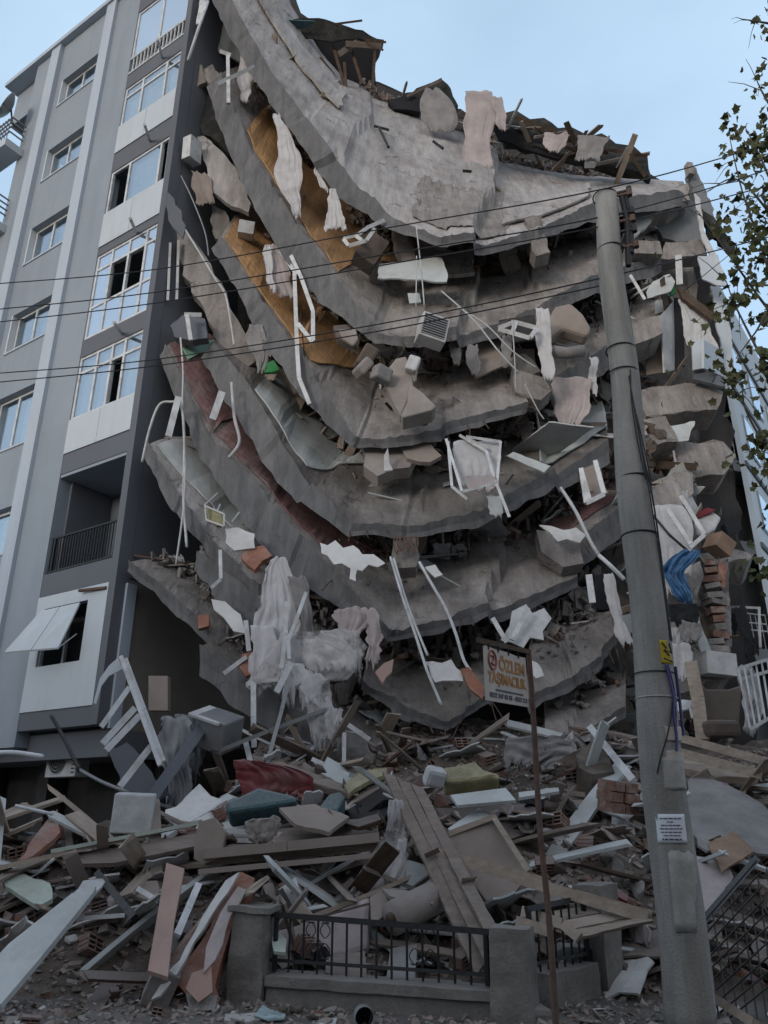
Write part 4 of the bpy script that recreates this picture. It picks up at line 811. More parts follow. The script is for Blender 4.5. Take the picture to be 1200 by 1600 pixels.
PC('white torn plaster board right of the sign post','plaster',[(826,1030),(840,1036),(850,1056),(838,1060),(828,1050)],13.1,13,.04,.02,cat='plaster',name='plaster_sheet')
# torn curtain cluster
cloth('torn_curtain','cloth',[(430,446,872),(412,462,905),(402,472,950),(402,470,990),(410,440,1005)],12.9,6,.12,n=24,jag=.08,label='big white torn curtain bunched at the lower left centre')
cloth('torn_curtain','clothg',[(450,478,900),(462,484,940),(470,492,975),(478,492,1000)],12.8,4,.07,label='grey net curtain right of the big bunched curtain')
cloth('lace_curtain','lace',[(440,500,985),(430,545,1010),(405,560,1035),(400,540,1060),(420,480,1072)],12.7,6,.07,n=22,jag=.05,label='thin lace curtain spread below the big bunched curtain',cat='curtain')
cloth('lace_curtain','lace',[(470,530,1000),(476,556,1022),(480,560,1048)],12.5,5,.07,n=16,jag=.06,label='thin lace curtain swag left of the pink grey bedsheet',cat='curtain')
cloth('bed_sheet','clothp',[(528,560,948),(524,586,968),(530,562,995),(532,570,1025),(545,572,1040)],12.8,5,.09,n=26,jag=.08,label='pink grey bedsheet with a torn hole, right of the lace curtains',cat='bedsheet')
cloth('bed_sheet','clothp',[(568,588,950),(576,594,985),(578,597,1010),(578,592,1034)],12.7,3,.06,n=12,jag=.08,label='narrow hanging strip of the pink grey bedsheet',cat='bedsheet')
for i,(s,w_,lab) in enumerate([([(448,940,12.6),(446,990,12.5),(440,1045,12.5)],.07,'white frame bar hanging in the middle of the torn curtains'),([(478,926,12.6),(466,960,12.5),(450,1000,12.5),(452,1030,12.5)],.06,'bent white bar looping over the grey net curtain'),([(384,970,13),(389,1018,12.9)],.08,'short white bar left of the big bunched curtain'),([(350,1052,12.9),(385,1026,12.8)],.07,'slanted white bar end left of the lace curtain'),([(396,1065,12.6),(396,1120,12.5),(397,1168,12.5)],.085,'upright white bar below the lace curtain, left'),([(396,1064,12.6),(436,1062,12.5)],.05,'level white bar under the lace curtain'),([(455,1035,12.4),(432,1082,12.3)],.1,'thick white bar end slanting under the lace curtain'),([(384,1160,12.2),(398,1218,12.1)],.08,'white bar leaning over the red cloth'),([(538,1145,12),(537,1230,11.9)],.06,'thin upright white bar left of the big grey plank'),([(488,1186,11.9),(546,1212,11.7)],.06,'white bar lying right of the red cloth'),([(470,1072,12.4),(506,1106,12.3),(578,1156,12.2)],.07,'long white bar sloping towards the dark cavity'),([(510,1090,12.4),(524,1118,12.3)],.07,'short white bar over the long sloping bar'),([(430,1190,12),(431,1222,11.9)],.05,'short upright bar in front of the red cloth'),([(344,860,13),(345,905,12.9),(330,918,12.9)],.06,'pale bent bar below the wire basket')]):
    bars('frame_bar','pvcd' if i%3==2 else 'pvc',[s],w_,.05,label=lab,cat='frame bar')
bars('metal_rod','metal',[[(452,1060,12.3),(440,1110,12.0),(408,1225,11.6)]],.06,.06,label='long grey rod standing out of the curtains down to the teal cushion',cat='rod')
bars('metal_rod','metal',[[(345,1172,12),(420,1142,12),(510,1108,12.2)]],.06,.06,label='long grey rod sloping up right under the lace curtain',cat='rod')
PC('white irregular plaster scrap below the wire basket','plaster',[(352,826),(372,824),(398,834),(398,856),(382,858),(366,860),(352,848)],13.4,13.3,.05,.03,cat='plaster',name='plaster_sheet')
PC('orange plastered brick piece beside the white scrap','orange',[(385,856),(412,852),(425,868),(410,876),(398,890),(386,882),(376,870)],13.4,13.2,.12,.04,cat='wall piece')
PC('small orange wall piece on the lowest left limb','orange',[(308,962),(326,960),(326,978),(310,982)],13.8,13.7,.1,.02,cat='wall piece')
PC('orange and grey wall strip under the short white bar','orange',[(378,1022),(396,1018),(398,1052),(384,1056),(372,1040)],12.9,12.8,.1,.03,cat='wall piece')
PC('white ragged wall sheet over the second lowest left limb','plaster',[(330,936),(352,940),(376,960),(384,990),(365,986),(350,965),(334,952)],13.5,13.3,.05,.04,cat='plaster',name='plaster_sheet')
PC('pinkish brick pieces at the left rim of the lowest centre slab','pinkw',[(586,1050),(600,1036),(615,1030),(612,1050),(598,1068)],12.7,12.6,.1,.03,cat='brick piece')
# lower left: frames and machine
e=empty('broken_railing',tuple(P(235,1228,10.6)),'white broken balcony frame standing like a ladder beside the beige wall','balcony frame')
bars('main_bar','pvc',[[(189,1026,10.8),(250,1196,10.5)],[(196,1030,10.85),(256,1190,10.6)]],.06,.06,parent=e)
bars('slat','pvc',[[(202,1074,10.7),(158,1136,10.5)]],.07,.04,parent=e)
bars('wide_slat','pvc',[[(211,1106,10.65),(160,1162,10.5)],[(218,1118,10.62),(166,1172,10.5)]],.085,.04,parent=e)
bars('slat','pvc',[[(236,1166,10.6),(187,1229,10.4)]],.085,.04,parent=e)
piece('curved_panel','panelw',[(184,1028),(192,1045),(170,1056),(158,1072),(150,1100),(146,1098),(156,1060),(170,1040)],10.9,10.8,.02,.0,parent=e)
e=empty('washing_machine',tuple(P(345,1165,12.2)),'grey metal box like a washing machine tipped under the lowest left slab','appliance')
boxpx('body','metal',(342,1142,12.2),(.55,.5,.5),(20,18,-20),parent=e,bevel=.03)
boxpx('lid','pvcd',(334,1118,12.12),(.58,.53,.05),(20,18,-20),parent=e)
bars('dark_beam','walld',[[(236,1248,11),(322,1128,12.2)]],.16,.12,label='dark grey beam leaning right of the white ladder-like frame',cat='beam')
PC('tall dark grey sheet standing behind the white broken frame','walld',[(168,1170),(198,1160),(236,1205),(262,1240),(230,1262),(196,1240)],11.4,11.2,.05,.03,cat='sheet',name='metal_sheet')
cloth('plastic_sheet','metal',[(250,292,1120),(246,300,1160),(252,300,1205),(256,296,1262)],11.9,4,.13,n=14,jag=.1,label='torn plastic sheeting shining behind the dark leaning beam',cat='plastic sheet')
cloth('plastic_sheet','rightw',[(268,312,1118),(272,320,1150),(280,318,1185),(286,306,1215)],12.3,4,.13,n=12,jag=.1,label='grey blue crumpled sheeting behind the left beam, upper',cat='plastic sheet')
boxpx('white_block','pvcd',(209,1270,9.9),(.46,.36,.44),(4,2,12),'white square block standing on the rubble under the broken frame','block',bevel=.02)
PC('beige cupboard side against the beige wall','panelb',[(232,1056),(262,1056),(262,1110),(232,1110)],13.4,13.4,.2,.0,cat='cupboard',name='cupboard')
# ------------------------------------------------------------------ right side tangle
cloth('torn_curtain','cloth',[(1018,1060,790),(1020,1078,830),(1026,1082,870),(1034,1066,930)],14.6,5,.08,n=26,label='white plastic-like curtain right of the pole above the blue tarp')
bars('frame_bar','pvc',[[(1064,775,14.4),(1101,835,14.2),(1078,856,14.2)],[(1040,790,14.4),(1080,850,14.2)]],.08,.05,label='two white bars meeting right of the pole above the blue tarp',cat='frame bar')
bars('metal_rod','black',[[(1016,800,14.3),(1046,836,14.1),(1076,862,14.1)]],.05,.05,label='thin black rod crossing the white plastic curtain',cat='rod')
cloth('blue_tarp','blue',[(1068,1094,860,858),(1042,1098,880,868),(1034,1072,892,896),(1046,1074,920,915),(1066,1080,944,940)],13.9,6,.2,n=26,label='bright blue tarp draped right of the pole',cat='tarp')
e=empty('mattress',tuple(P(1105,830,15.6)),'white mattress with dark red top edge right of the white curtain','mattress')
piece('mattress_body','pvcd',[(1082,808),(1112,797),(1128,808),(1118,828),(1100,838),(1090,836)],15.4,15.3,.3,0,parent=e,bevel=.05)
piece('red_blanket','red',[(1086,804),(1104,793),(1118,796),(1114,800),(1092,809)],15.3,15.3,.2,0.01,parent=e)
e=empty('cardboard_box',tuple(P(1125,870,15)),'brown cardboard box tilted on the rubble beside the open balcony','box')
boxpx('box_body','cardb',(1124,852,15),(.42,.4,.36),(10,30,25),parent=e)
PC('dark opened crate on the balcony edge above the cardboard box','clothk',[(1132,818),(1152,808),(1160,826),(1140,842)],15.5,15.5,.2,.01,cat='crate',name='open_crate')
e=empty('brick_pier',tuple(P(1118,1040,15)),'tall broken hollow brick pier right of the blue tarp','brick pier')
piece('pier_core','conc',[(1128,880),(1138,872),(1142,1038),(1130,1040)],15.2,14.9,.2,.02,parent=e)
for i in range(13):
    y=882+i*12.3; boxpx('brick_course',random.choice(['brick','brick','conc','concd']),(1113+U(-5,5)+i*.6,y,15.0-.01*i),(.28+U(-.1,.08),.3,.12+U(-.03,.02)),(U(-9,9),U(-12,12),U(-25,25)),parent=e,bevel=0)
PC('orange rag beside the brick pier','orange',[(1124,878),(1134,882),(1134,918),(1122,918)],14.9,14.9,.05,.03,cat='rag',name='rag')
PC('large grey wall panel leaning between tarp and brick pier','conc',[(1060,905),(1094,876),(1100,900),(1090,940),(1068,950)],14.6,14.5,.15,.04)
boxpx('white_cabinet','pvcd',(1116,1040,14.4),(.62,.5,.42),(0,4,12),'white low cabinet under the brick pier','cabinet')
PC('grey leaning wall sheet below the blue tarp','board',[(1072,948),(1086,944),(1112,1020),(1098,1026)],14.4,14.3,.06,.02)
for i,(mt_,pts) in enumerate([('clothp',[(1038,960),(1060,950),(1068,985),(1048,990)]),('cloth',[(1040,985),(1058,980),(1066,1010),(1044,1012)]),('clothk',[(1048,958),(1085,945),(1086,965),(1060,975)]),('clothg',[(1062,975),(1080,972),(1090,1000),(1068,1002)]),('cloth',[(1044,1010),(1070,1006),(1080,1050),(1056,1060)])]):
    x0=min(p[0] for p in pts);x1=max(p[0] for p in pts);y0=min(p[1] for p in pts);y1=max(p[1] for p in pts)
    cloth('clothing',mt_,[(x0,x1,y0),(x0-3,x1+4,(y0+y1)/2),(x0+2,x1,y1)],14.0-.1*i,3,.09,n=12,label=['pink garment in the clothes spill right of the yellow pole plate, topmost','white garment beside the yellow pole plate','black garment under the blue tarp','dark grey garment in the clothes spill','large pale garment at the bottom of the clothes spill'][i],cat='clothing')
cloth('clothing','clothk',[(1148,1164,948),(1152,1170,975),(1160,1178,1000),(1166,1184,1025)],15.2,3,.05,n=12,label='black jacket hanging on the balcony rail at the right edge',cat='clothing')
cloth('clothing','clothk',[(1144,1150,958),(1142,1152,975),(1144,1150,988)],15.3,2,.03,n=8,label='small dark cloth left of the hanging black jacket',cat='clothing')
bars('balcony_railing','pvcd',[[(1140,948,16),(1188,950,15.6)],[(1140,950,16),(1142,1010,16)],[(1186,950,15.6),(1188,1012,15.6)]],.05,.04,label='dark balcony rail behind the hanging black jacket',cat='railing')
e=empty('armchair',tuple(P(1125,1155,12.8)),'dark brown square armchair standing on the rubble at the right','armchair')
piece('backrest','brownf',[(1090,1072),(1100,1070),(1104,1076),(1140,1076),(1158,1070),(1160,1078),(1154,1150),(1100,1152)],12.9,12.7,.3,0,parent=e,bevel=.05)
boxpx('seat','brownf',(1122,1140,12.4),(.5,.5,.25),(0,0,8),parent=e,bevel=.06)
bars('wood_post','woodp',[[(1079,1035,12.6),(1090,1090,12.5),(1098,1156,12.4)]],.2,.1,label='pale wooden post standing before the brown armchair',cat='post')
e=empty('plastic_chair',tuple(P(1068,1130,12.6)),'white chair seat lying between the pole and the wooden post','chair')
piece('seat','pvc',[(1050,1100),(1066,1092),(1084,1094),(1080,1106),(1056,1112)],12.7,12.5,.05,0,parent=e,bevel=.02)
bars('leg','pvc',[[(1056,1112,12.5),(1058,1128,12.5)]],.04,.04,parent=e); bars('leg','pvc',[[(1078,1106,12.5),(1082,1122,12.5)]],.04,.04,parent=e)
e=empty('metal_railing',tuple(P(1175,1145,12)),'white barred metal railing tipped over at the right edge','railing')
for sg_ in ([(1150,1046,12.2),(1200,1030,12)],[(1172,1140,11.8),(1208,1118,11.7)],[(1156,1062,12.2),(1204,1048,12)]): bars('rail','pvcd',[sg_],.05,.04,parent=e)
for i in range(6): bars('bar','pvcd',[[(1154+i*9,1046-i*3,12.15),(1172+i*8,1138-i*4,11.8)]],.03,.03,parent=e)
cloth('torn_curtain','lace',[(1150,1175,1040),(1155,1190,1080),(1160,1190,1120),(1162,1180,1142)],12.3,4,.06,label='thin pale cloth hanging behind the tipped white railing',cat='curtain')
e=None

cloth('lace_curtain','lace',[(470,500,1055),(476,510,1085),(486,514,1120),(492,508,1165)],12.2,5,.06,n=16,jag=.1,label='torn lace strip hanging below the lace curtains near the dark cavity',cat='curtain')
cloth('lace_curtain','lace',[(515,535,1105),(512,532,1130),(520,530,1165)],12.1,3,.05,n=10,jag=.1,label='small torn lace tail hanging right of the longer lace strip',cat='curtain')
cloth('torn_curtain','cloth',[(400,425,975),(396,440,1010),(392,424,1050),(396,412,1085)],12.75,4,.08,n=18,jag=.12,label='white torn curtain falling left under the big bunched curtain')
cloth('torn_curtain','cloth',[(440,470,1040),(440,482,1060),(452,478,1090)],12.5,4,.07,n=14,jag=.12,label='ragged white curtain end among the bars below the lace curtain')
cloth('plastic_sheet','lace',[(500,560,985),(505,575,1010),(520,570,1040)],12.75,4,.08,n=18,jag=.12,label='thin pale plastic joining the lace swag and the pink grey bedsheet',cat='plastic sheet')
PC('large grey partition panel wedged under the roof slab, centre','concl',[(640,385),(740,392),(742,425),(650,428)],15.2,14.8,.1,.06)
PC('beige door leaf jammed between second and third slab, left of the black screen','panelb',[(735,535),(776,530),(790,570),(742,590)],14.6,14.2,.05,.02,cat='door',name='door_leaf')
PC('dark cupboard crushed between second and third slab near the pale mattress','brownf',[(790,540),(835,545),(838,600),(800,612)],15,14.8,.3,.04,cat='cupboard',name='cupboard')
PC('grey masonry lump hanging at the right of the third slab','conc',[(800,575),(850,590),(862,610),(845,625),(805,612)],14.3,14.1,.4,.07,cat='masonry',name='masonry_lump')
PC('grey masonry lump under the flat white window frame','concd',[(790,560),(820,552),(845,580),(818,590)],14.6,14.4,.3,.06,cat='masonry',name='masonry_lump')
PC('brown wardrobe panel under the fourth slab right part','panelb',[(905,735),(936,722),(950,770),(915,788)],14.9,14.8,.05,.02,cat='board',name='loose_board')
PC('white cupboard door right of the tangled drying rack','board',[(800,704),(858,660),(928,668),(866,714)],14.0,15.4,.03,.01,cat='board',name='loose_board')
PC('second whitish board edge under the pale cupboard door','board',[(792,712),(802,706),(860,728),(850,738)],13.9,13.8,.03,.01,cat='board',name='loose_board')
# ------------------------------------------------------------------ large pieces on the rubble heap
YT=[(1100,13.6),(1130,13.1),(1200,11.7),(1300,10.3),(1400,9.3),(1500,8.4),(1600,7.3)]
def YH(y,d=.25): return interp(YT,y)-d
def HP(lab,mt,pts,th=.04,jag=0,cat='board',name='loose_board',d=.3,d2=None,**k):
    y0=min(p[1] for p in pts); y1=max(p[1] for p in pts)
    return piece(name,mt,pts,YH(y0,d),YH(y1,d if d2 is None else d2),th,jag,label=lab,cat=cat,**k)
def HB(lab,mt,a,b,w,t,cat='plank',name='wood_plank',d=.35):
    return bars(name,mt,[[(a[0],a[1],YH(a[1],d)),(b[0],b[1],YH(b[1],d))]],w,t,label=lab,cat=cat)
HB('whitish plank lying flat across the rubble from the left edge','woodp',(0,1356),(315,1284),.05,.12,d=.5)
HB('thin pale green strip on top of the long whitish plank','poly',(80,1330),(310,1286),.04,.08,d=.6,cat='strip',name='plastic_strip')
HP('dark wide board under the long whitish plank','wood',[(85,1336),(200,1322),(312,1300),(314,1320),(180,1348),(100,1350)],.05,.0,d=.4)
e=empty('broken_cabinet',tuple(P(440,1370,9.6)),'long broken brown cabinet frame lying on the rubble left of centre','cabinet')
yy=9.45
piece('end_board','panelb',[(303,1312),(312,1284),(334,1278),(352,1300),(344,1340),(318,1350),(303,1342)],9.35,9.3,.22,.01,parent=e)
bars('upper_rail','panelb',[[(320,1334,9.35),(450,1322,9.35),(592,1308,9.4)]],.1,.2,parent=e)
bars('lower_rail','panelb',[[(312,1362,9.3),(420,1352,9.3),(590,1336,9.35)]],.055,.16,parent=e)
bars('front_rail','wood',[[(322,1345,9.4),(590,1322,9.45)]],.1,.04,parent=e)
bars('rear_rail','pvcd',[[(345,1298,9.8),(398,1300,9.8)],[(350,1312,9.7),(400,1314,9.7)]],.05,.05,parent=e)
piece('shelf','wood',[(350,1300),(590,1284),(592,1306),(340,1330)],10.3,9.5,.04,0,parent=e)
cloth('fabric_heap','beigef',[(395,440,1276),(384,444,1290),(386,430,1308),(392,424,1318)],9.3,3,.1,n=16,label='grey beige cloth heap on the broken brown cabinet',cat='cloth')
HP('grey broken board lying on the cabinet top','panelb',[(436,1262),(492,1256),(546,1276),(514,1300),(462,1288)],.05,.01,d=.9)
HP('brown curved strip left of the long grey plank','woodd',[(528,1282),(590,1272),(596,1280),(560,1292)],.05,.02,d=.7)
e=empty('sofa_cushion',tuple(P(410,1270,10.2)),'large dusty teal cushion folded on the rubble left of centre','cushion')
piece('cushion_body','teal',[(351,1252),(372,1244),(404,1229),(462,1242),(464,1252),(440,1256),(400,1262),(356,1269)],10.2,10.0,.35,0,parent=e,bevel=.05)
piece('sofa_cushion','teal',[(498,1260),(514,1240),(532,1236),(540,1246),(526,1268),(500,1266)],10.1,9.9,.25,0,label='small teal cushion beside the grey broken board',cat='cushion',bevel=.04)
cloth('blanket','red',[(368,400,1188),(372,470,1202),(376,490,1225),(382,480,1246)],11.0,4,.12,n=24,label='dark red blanket behind the large teal cushion',cat='blanket')
HP('brown plank pair behind the red blanket','wood',[(395,1180),(420,1182),(560,1232),(545,1240),(400,1200)],.08,.02,d=.2,cat='plank',name='wood_plank')
HP('yellow green foam sheet left of the long grey plank','yellow',[(536,1222),(570,1204),(604,1200),(604,1210),(572,1222),(545,1240)],.06,.02,cat='foam',name='foam_sheet')
HP('dark hollow panel under the yellow green foam sheet','darkin',[(540,1240),(600,1212),(618,1240),(600,1285),(548,1284)],.05,.03,d=.0)
cloth('plastic_sheet','lace',[(605,628,1250),(598,632,1290),(580,634,1330),(560,630,1370),(534,612,1402)],9.4,4,.08,n=22,label='whitish translucent plastic sheet draped left of the long grey plank',cat='plastic sheet')
cloth('plastic_sheet','cloth',[(616,632,1310),(612,632,1345),(598,628,1380)],9.25,2,.04,n=8,label='white plastic edge hanging right of the translucent sheet',cat='plastic sheet')
e=empty('door_panel',tuple(P(690,1380,8.8)),'long wide grey wooden door panel leaning over the fence, biggest plank in the heap','door')
q0,q1,q2,q3=(597,1205),(662,1232),(784,1462),(744,1524)
def bl(u,v): return (lerp(lerp(q0[0],q1[0],u),lerp(q3[0],q2[0],u),v),lerp(lerp(q0[1],q1[1],u),lerp(q3[1],q2[1],u),v))
for i in range(3):
    a,b=i/3+.008,(i+1)/3-.008; piece('door_board','wood',[bl(a,0),bl(b,.0),bl(b,.35),bl(b,.7),bl(b,1),bl(a,1),bl(a,.6),bl(a,.3)],9.75-.03*i,7.95-.03*i,.05,.006,parent=e)
bars('door_batten','woodd',[[(*bl(.1,.42),8.9),(*bl(.55,.40),8.9)]],.05,.03,parent=e)
HB('cracked pale plank crossing right over the door panel','woodp',(683,1334),(850,1380),.115,.05,d=.95)
HB('pale plank running on right towards the pole','woodp',(800,1370),(1012,1434),.10,.05,d=1.05)
HB('narrow pale lath lying on the right-hand crossing plank','woodp',(900,1395),(1018,1428),.06,.04,d=1.05)
e=empty('cabinet_door',tuple(P(770,1420,8.9)),'square beige cabinet door with pale frame leaning in the heap centre','cabinet door')
piece('panel','panelb',[(700,1304),(770,1277),(832,1358),(800,1400),(768,1418),(740,1380)],9.6,9.1,.03,0,parent=e)
bars('frame','woodp',[[(700,1303,9.5),(771,1276,9.55)],[(771,1276,9.55),(826,1362,9.1)]],.06,.05,parent=e)
HP('grey board corner behind the beige cabinet door','board',[(700,1294),(748,1262),(768,1276),(704,1302)],.03,0,d=.3)
HP('long dark board lying level under the white panels','woodd',[(682,1262),(760,1254),(838,1252),(850,1300),(800,1310),(700,1290)],.05,.03,d=-.1)
HP('flat white panel on the heap, left of the sign post','board',[(704,1242),(790,1231),(806,1250),(715,1258)],.04,0,d=.7)
HP('flat white panel on the heap, just right of the sign post','board',[(810,1238),(872,1230),(874,1236),(812,1246)],.04,0,d=.7)
e=empty('mattress',tuple(P(740,1220,11)),'dirty yellow foam mattress folded on the heap crest','mattress')
piece('foam_body','yellow',[(692,1198),(712,1196),(742,1188),(756,1202),(780,1208),(782,1216),(740,1220),(695,1222)],10.9,10.7,.3,.02,parent=e,bevel=.04)
boxpx('white_bucket','pvcd',(679,1214,10.7),(.28,.2,.26),(30,10,20),'small white bucket like lump left of the yellow foam mattress','bucket',bevel=.06)
cloth('fabric_heap','clothg',[(840,880,1150),(790,892,1160),(782,890,1178),(790,850,1196)],11.3,2,.16,n=18,label='grey rolled bedding bag with small print on the heap behind the sign post',cat='bedding')
HB('white plastic profile slanting left of the pole foot','pvc',(922,1136),(990,1220),.1,.06,d=.6,cat='profile',name='plastic_profile')
HP('dark earth clump with roots left of the white profile','heap',[(900,1180),(925,1158),(955,1168),(960,1205),(925,1210),(905,1200)],.4,.08,cat='earth clump',name='earth_clump')
mb=MB(); rb_=Euler((.15,.08,.45)).to_matrix(); c_=P(965,1245,10.5)
for a_ in range(2):
    for b_ in range(3): mb.box(c_+rb_@Vector((-.11+.215*a_+U(-.01,.01),U(-.03,.02),-.13+.13*b_)),rb_@Vector((.1+U(-.015,.003),0,0)),rb_@Vector((0,.15,0)),rb_@Vector((0,0,.058)))
mb.box(c_+rb_@Vector((0,.02,0)),rb_@Vector((.2,0,0)),rb_@Vector((0,.12,0)),rb_@Vector((0,0,.19)))
mb.build('brick_block','brick',None,'large brick masonry block left of the pole','masonry')
HP('small red plastic scrap on the planks left of the pole','red',[(942,1382),(955,1380),(982,1400),(980,1408),(950,1394)],.03,.01,d=.7,cat='plastic scrap',name='plastic_scrap')
HP('dark red thing hanging in the hollow left of the pole foot','red',[(982,1470),(1028,1468),(1030,1500),(1000,1512)],.04,.03,d=-.3,cat='cloth',name='red_cloth')
e=empty('plank_platform',tuple(P(915,1450,8)),'pale boards lying flat on top of the fence beside the pole','boards')
piece('board','woodp',[(860,1424),(960,1410),(975,1420),(872,1438)],8.6,8.2,.04,.005,parent=e); piece('board','woodp',[(872,1440),(975,1422),(1005,1430),(888,1452)],8.19,7.95,.04,.005,parent=e); piece('board','woodp',[(890,1454),(1006,1432),(1022,1438),(905,1464)],7.94,7.8,.04,.008,parent=e)
bars('batten','woodp',[[(818,1424,8.1),(880,1444,7.7),(905,1466,7.6)],[(808,1440,7.8),(862,1456,7.6)]],.09,.06,parent=e)
# right heap
HP('grey torn tarpaulin spread right of the pole','clothg',[(1078,1216),(1115,1218),(1165,1240),(1205,1270),(1205,1335),(1150,1322),(1105,1330),(1076,1300)],.03,.03,d=.4,cat='tarpaulin',name='tarpaulin')
HP('square brown cardboard sheet on the grey tarpaulin','cardb',[(1106,1318),(1146,1298),(1178,1330),(1128,1362)],.02,.01,d=.65,cat='cardboard',name='cardboard_sheet')
HP('pinkish white sheet hanging right of the pole below the tarpaulin','clothp',[(1078,1336),(1130,1345),(1146,1370),(1110,1430),(1096,1440)],.02,.02,d=.5,cat='sheet',name='cloth_sheet')
HB('dark iron bar slanting above the wire mesh','black',(1098,1440),(1182,1342),.07,.05,d=.9,cat='iron bar',name='iron_bar')
e=empty('wire_mesh',tuple(P(1150,1500,8)),'dark wire mesh fence panel leaning at the lower right','mesh panel')
mb=MB()
for i in range(9):
    a=P(1100+i*14,1440-i*12,8.0); b=P(1128+i*14,1620-i*6,7.4); mb.tube([a,b],.008,4)
for i in range(10):
    t=i/9; mb.tube([P(lerp(1100,1128,t),lerp(1440,1600,t),lerp(8,7.4,t)-.01),P(lerp(1182,1215,t),lerp(1345,1530,t),lerp(8,7.4,t)-.01)],.008,4)
mb.build('mesh_wires','black',e)
boxpx('red_scrap','orange',(1160,1540,8.6),(.35,.2,.3),(20,30,10),'rust red bag scrap behind the wire mesh panel','bag',bevel=.04)
HB('pale pole-like branch along the ground at the lower right','woodp',(1108,1555),(1180,1600),.07,.07,d=.2,cat='batten',name='wood_batten')
HP('stack of pale broken planks right of the pole','woodp',[(1064,1180),(1130,1196),(1180,1200),(1185,1215),(1120,1214),(1066,1200)],.1,.03,d=.2,cat='planks',name='plank_stack')
HB('long pale plank right of the pole, upper of two','woodp',(1060,1152),(1198,1190),.12,.05,d=.5); HB('long pale plank right of the pole, lower of two','woodp',(1062,1176),(1190,1210),.13,.05,d=.65)
# left heap
e=piece('wide_plank','board',[(-12,1502),(14,1474),(112,1396),(150,1384),(146,1394),(60,1500),(2,1568),(-12,1575)],8.55,7.35,.06,0,label='wide whitish board leaning from the left edge, nearest to the viewer',cat='board')
HP('pale green torn foam board at the left edge','poly',[(2,1364),(40,1366),(78,1380),(82,1404),(60,1416),(30,1398),(8,1384)],.05,.02,d=.3,cat='foam board',name='foam_board')
HP('white bent board top behind the wide leaning board','pvcd',[(112,1398),(130,1376),(168,1372),(160,1384),(130,1410)],.03,.02,d=.55)
HP('orange painted slab leaning on the left heap','orange',[(30,1342),(58,1302),(90,1264),(94,1300),(70,1322),(34,1346)],.06,.02,d=.35,name='painted_board')
HP('pinkish narrow board standing upright on the left','pinkw',[(260,1348),(288,1357),(272,1440),(262,1526),(231,1516),(244,1440)],.04,0,d=.75,d2=.5)
HB('white blue framed strip right of the pinkish upright board','pvc',(310,1382),(276,1462),.07,.04,d=.5,cat='strip',name='plastic_strip')
e=empty('wall_fragment',tuple(P(300,1570,7.9)),'orange and white brick wall fragment standing on end before the fence','wall piece')
piece('plaster_face','orange',[(376,1362),(398,1372),(388,1400),(362,1450),(346,1500),(336,1540),(344,1562),(330,1580),(296,1560),(280,1540),(262,1548),(300,1490),(340,1420)],8.5,7.9,.16,.05,parent=e)
piece('broken_edge','plaster',[(374,1362),(356,1394),(320,1450),(290,1500),(250,1556),(236,1562),(250,1540),(290,1480),(330,1410),(352,1376)],8.4,7.8,.05,.02,parent=e)
piece('brick_core','brick',[(352,1378),(372,1366),(300,1476),(270,1510),(264,1500),(290,1460)],8.55,8.1,.06,.04,parent=e)
piece('plaster_patch','clothp',[(372,1385),(385,1390),(352,1455),(336,1500),(318,1520),(322,1480),(345,1425)],8.28,7.8,.02,.03,parent=e)
piece('plaster_patch','pinkw',[(300,1520),(330,1510),(332,1550),(310,1566),(290,1545)],7.85,7.72,.03,.03,parent=e)
piece('plaster_patch','conc',[(290,1552),(340,1556),(336,1578),(296,1580)],7.85,7.75,.1,.04,parent=e)
boxpx('concrete_block','conc',(252,1540,8.0),(.25,.25,.3),(10,20,15),'grey concrete lump under the pinkish upright board','concrete piece')
HB('dark iron bar crossing behind the pinkish upright board','black',(152,1364),(210,1434),.07,.05,d=.5,cat='iron bar',name='iron_bar')
HB('white metal strip lying level left of the pinkish upright board','pvcd',(110,1436),(195,1430),.04,.03,d=.5,cat='strip',name='metal_strip')
HP('grey brown panel with glossy strip left of the pinkish board','panelb',[(200,1380),(246,1376),(250,1410),(200,1398)],.04,.01,d=.2)
bars('glossy_strip','pvc',[[(215,1388,8.9),(248,1408,8.8)]],.05,.02,label='glossy white strip touching the pinkish upright board',cat='strip')
# things behind the fence
e=empty('mattress',tuple(P(500,1500,8.6)),'large off white mattress slumped behind the fence','mattress')
piece('mattress_body','clothp',[(428,1452),(500,1432),(580,1396),(576,1482),(540,1496),(470,1508),(425,1500)],8.9,8.55,.3,0,parent=e,bevel=.06)
piece('mattress_seam','woodd',[(470,1438),(578,1410),(578,1413),(470,1442)],8.7,8.65,.02,0,parent=e)
piece('chair_back','pvcd',[(435,1390),(462,1370),(470,1396),(482,1422),(452,1426),(442,1408)],9.1,8.95,.04,0,label='curved pale chair back above the left fence post',cat='chair back')
bars('black_strap','black',[[(438,1390,9.0),(456,1424,8.9)]],.06,.02,label='black band on the curved pale chair back',cat='band')
e=empty('carpet_roll',tuple(P(650,1420,8.7)),'rolled beige carpet behind the fence right of the mattress','carpet roll')
pipe('roll','beigef',[(612,1436,8.5),(690,1396,8.9)],.16,parent=e,k=14)
pipe('roll_core','woodd',[(610.5,1437,8.48),(616,1434,8.52)],.07,parent=e,k=10)
HP('brown folded board leaning left of the carpet roll','panelb',[(578,1402),(596,1392),(614,1418),(588,1440),(580,1438)],.04,0,d=.4)
HP('dusty brown blanket over the carpet roll','beigef',[(596,1388),(640,1392),(680,1404),(676,1412),(636,1408),(610,1400)],.05,.02,d=.6,cat='blanket',name='blanket')
HP('brown upright board behind the fence, centre','wood',[(510,1496),(570,1486),(572,1526),(508,1520)],.04,.01,d=.1)
HP('grey ribbed bin standing behind the fence','clothg',[(610,1482),(652,1474),(648,1530),(604,1526)],.2,.0,d=.1,cat='bin',name='bin')
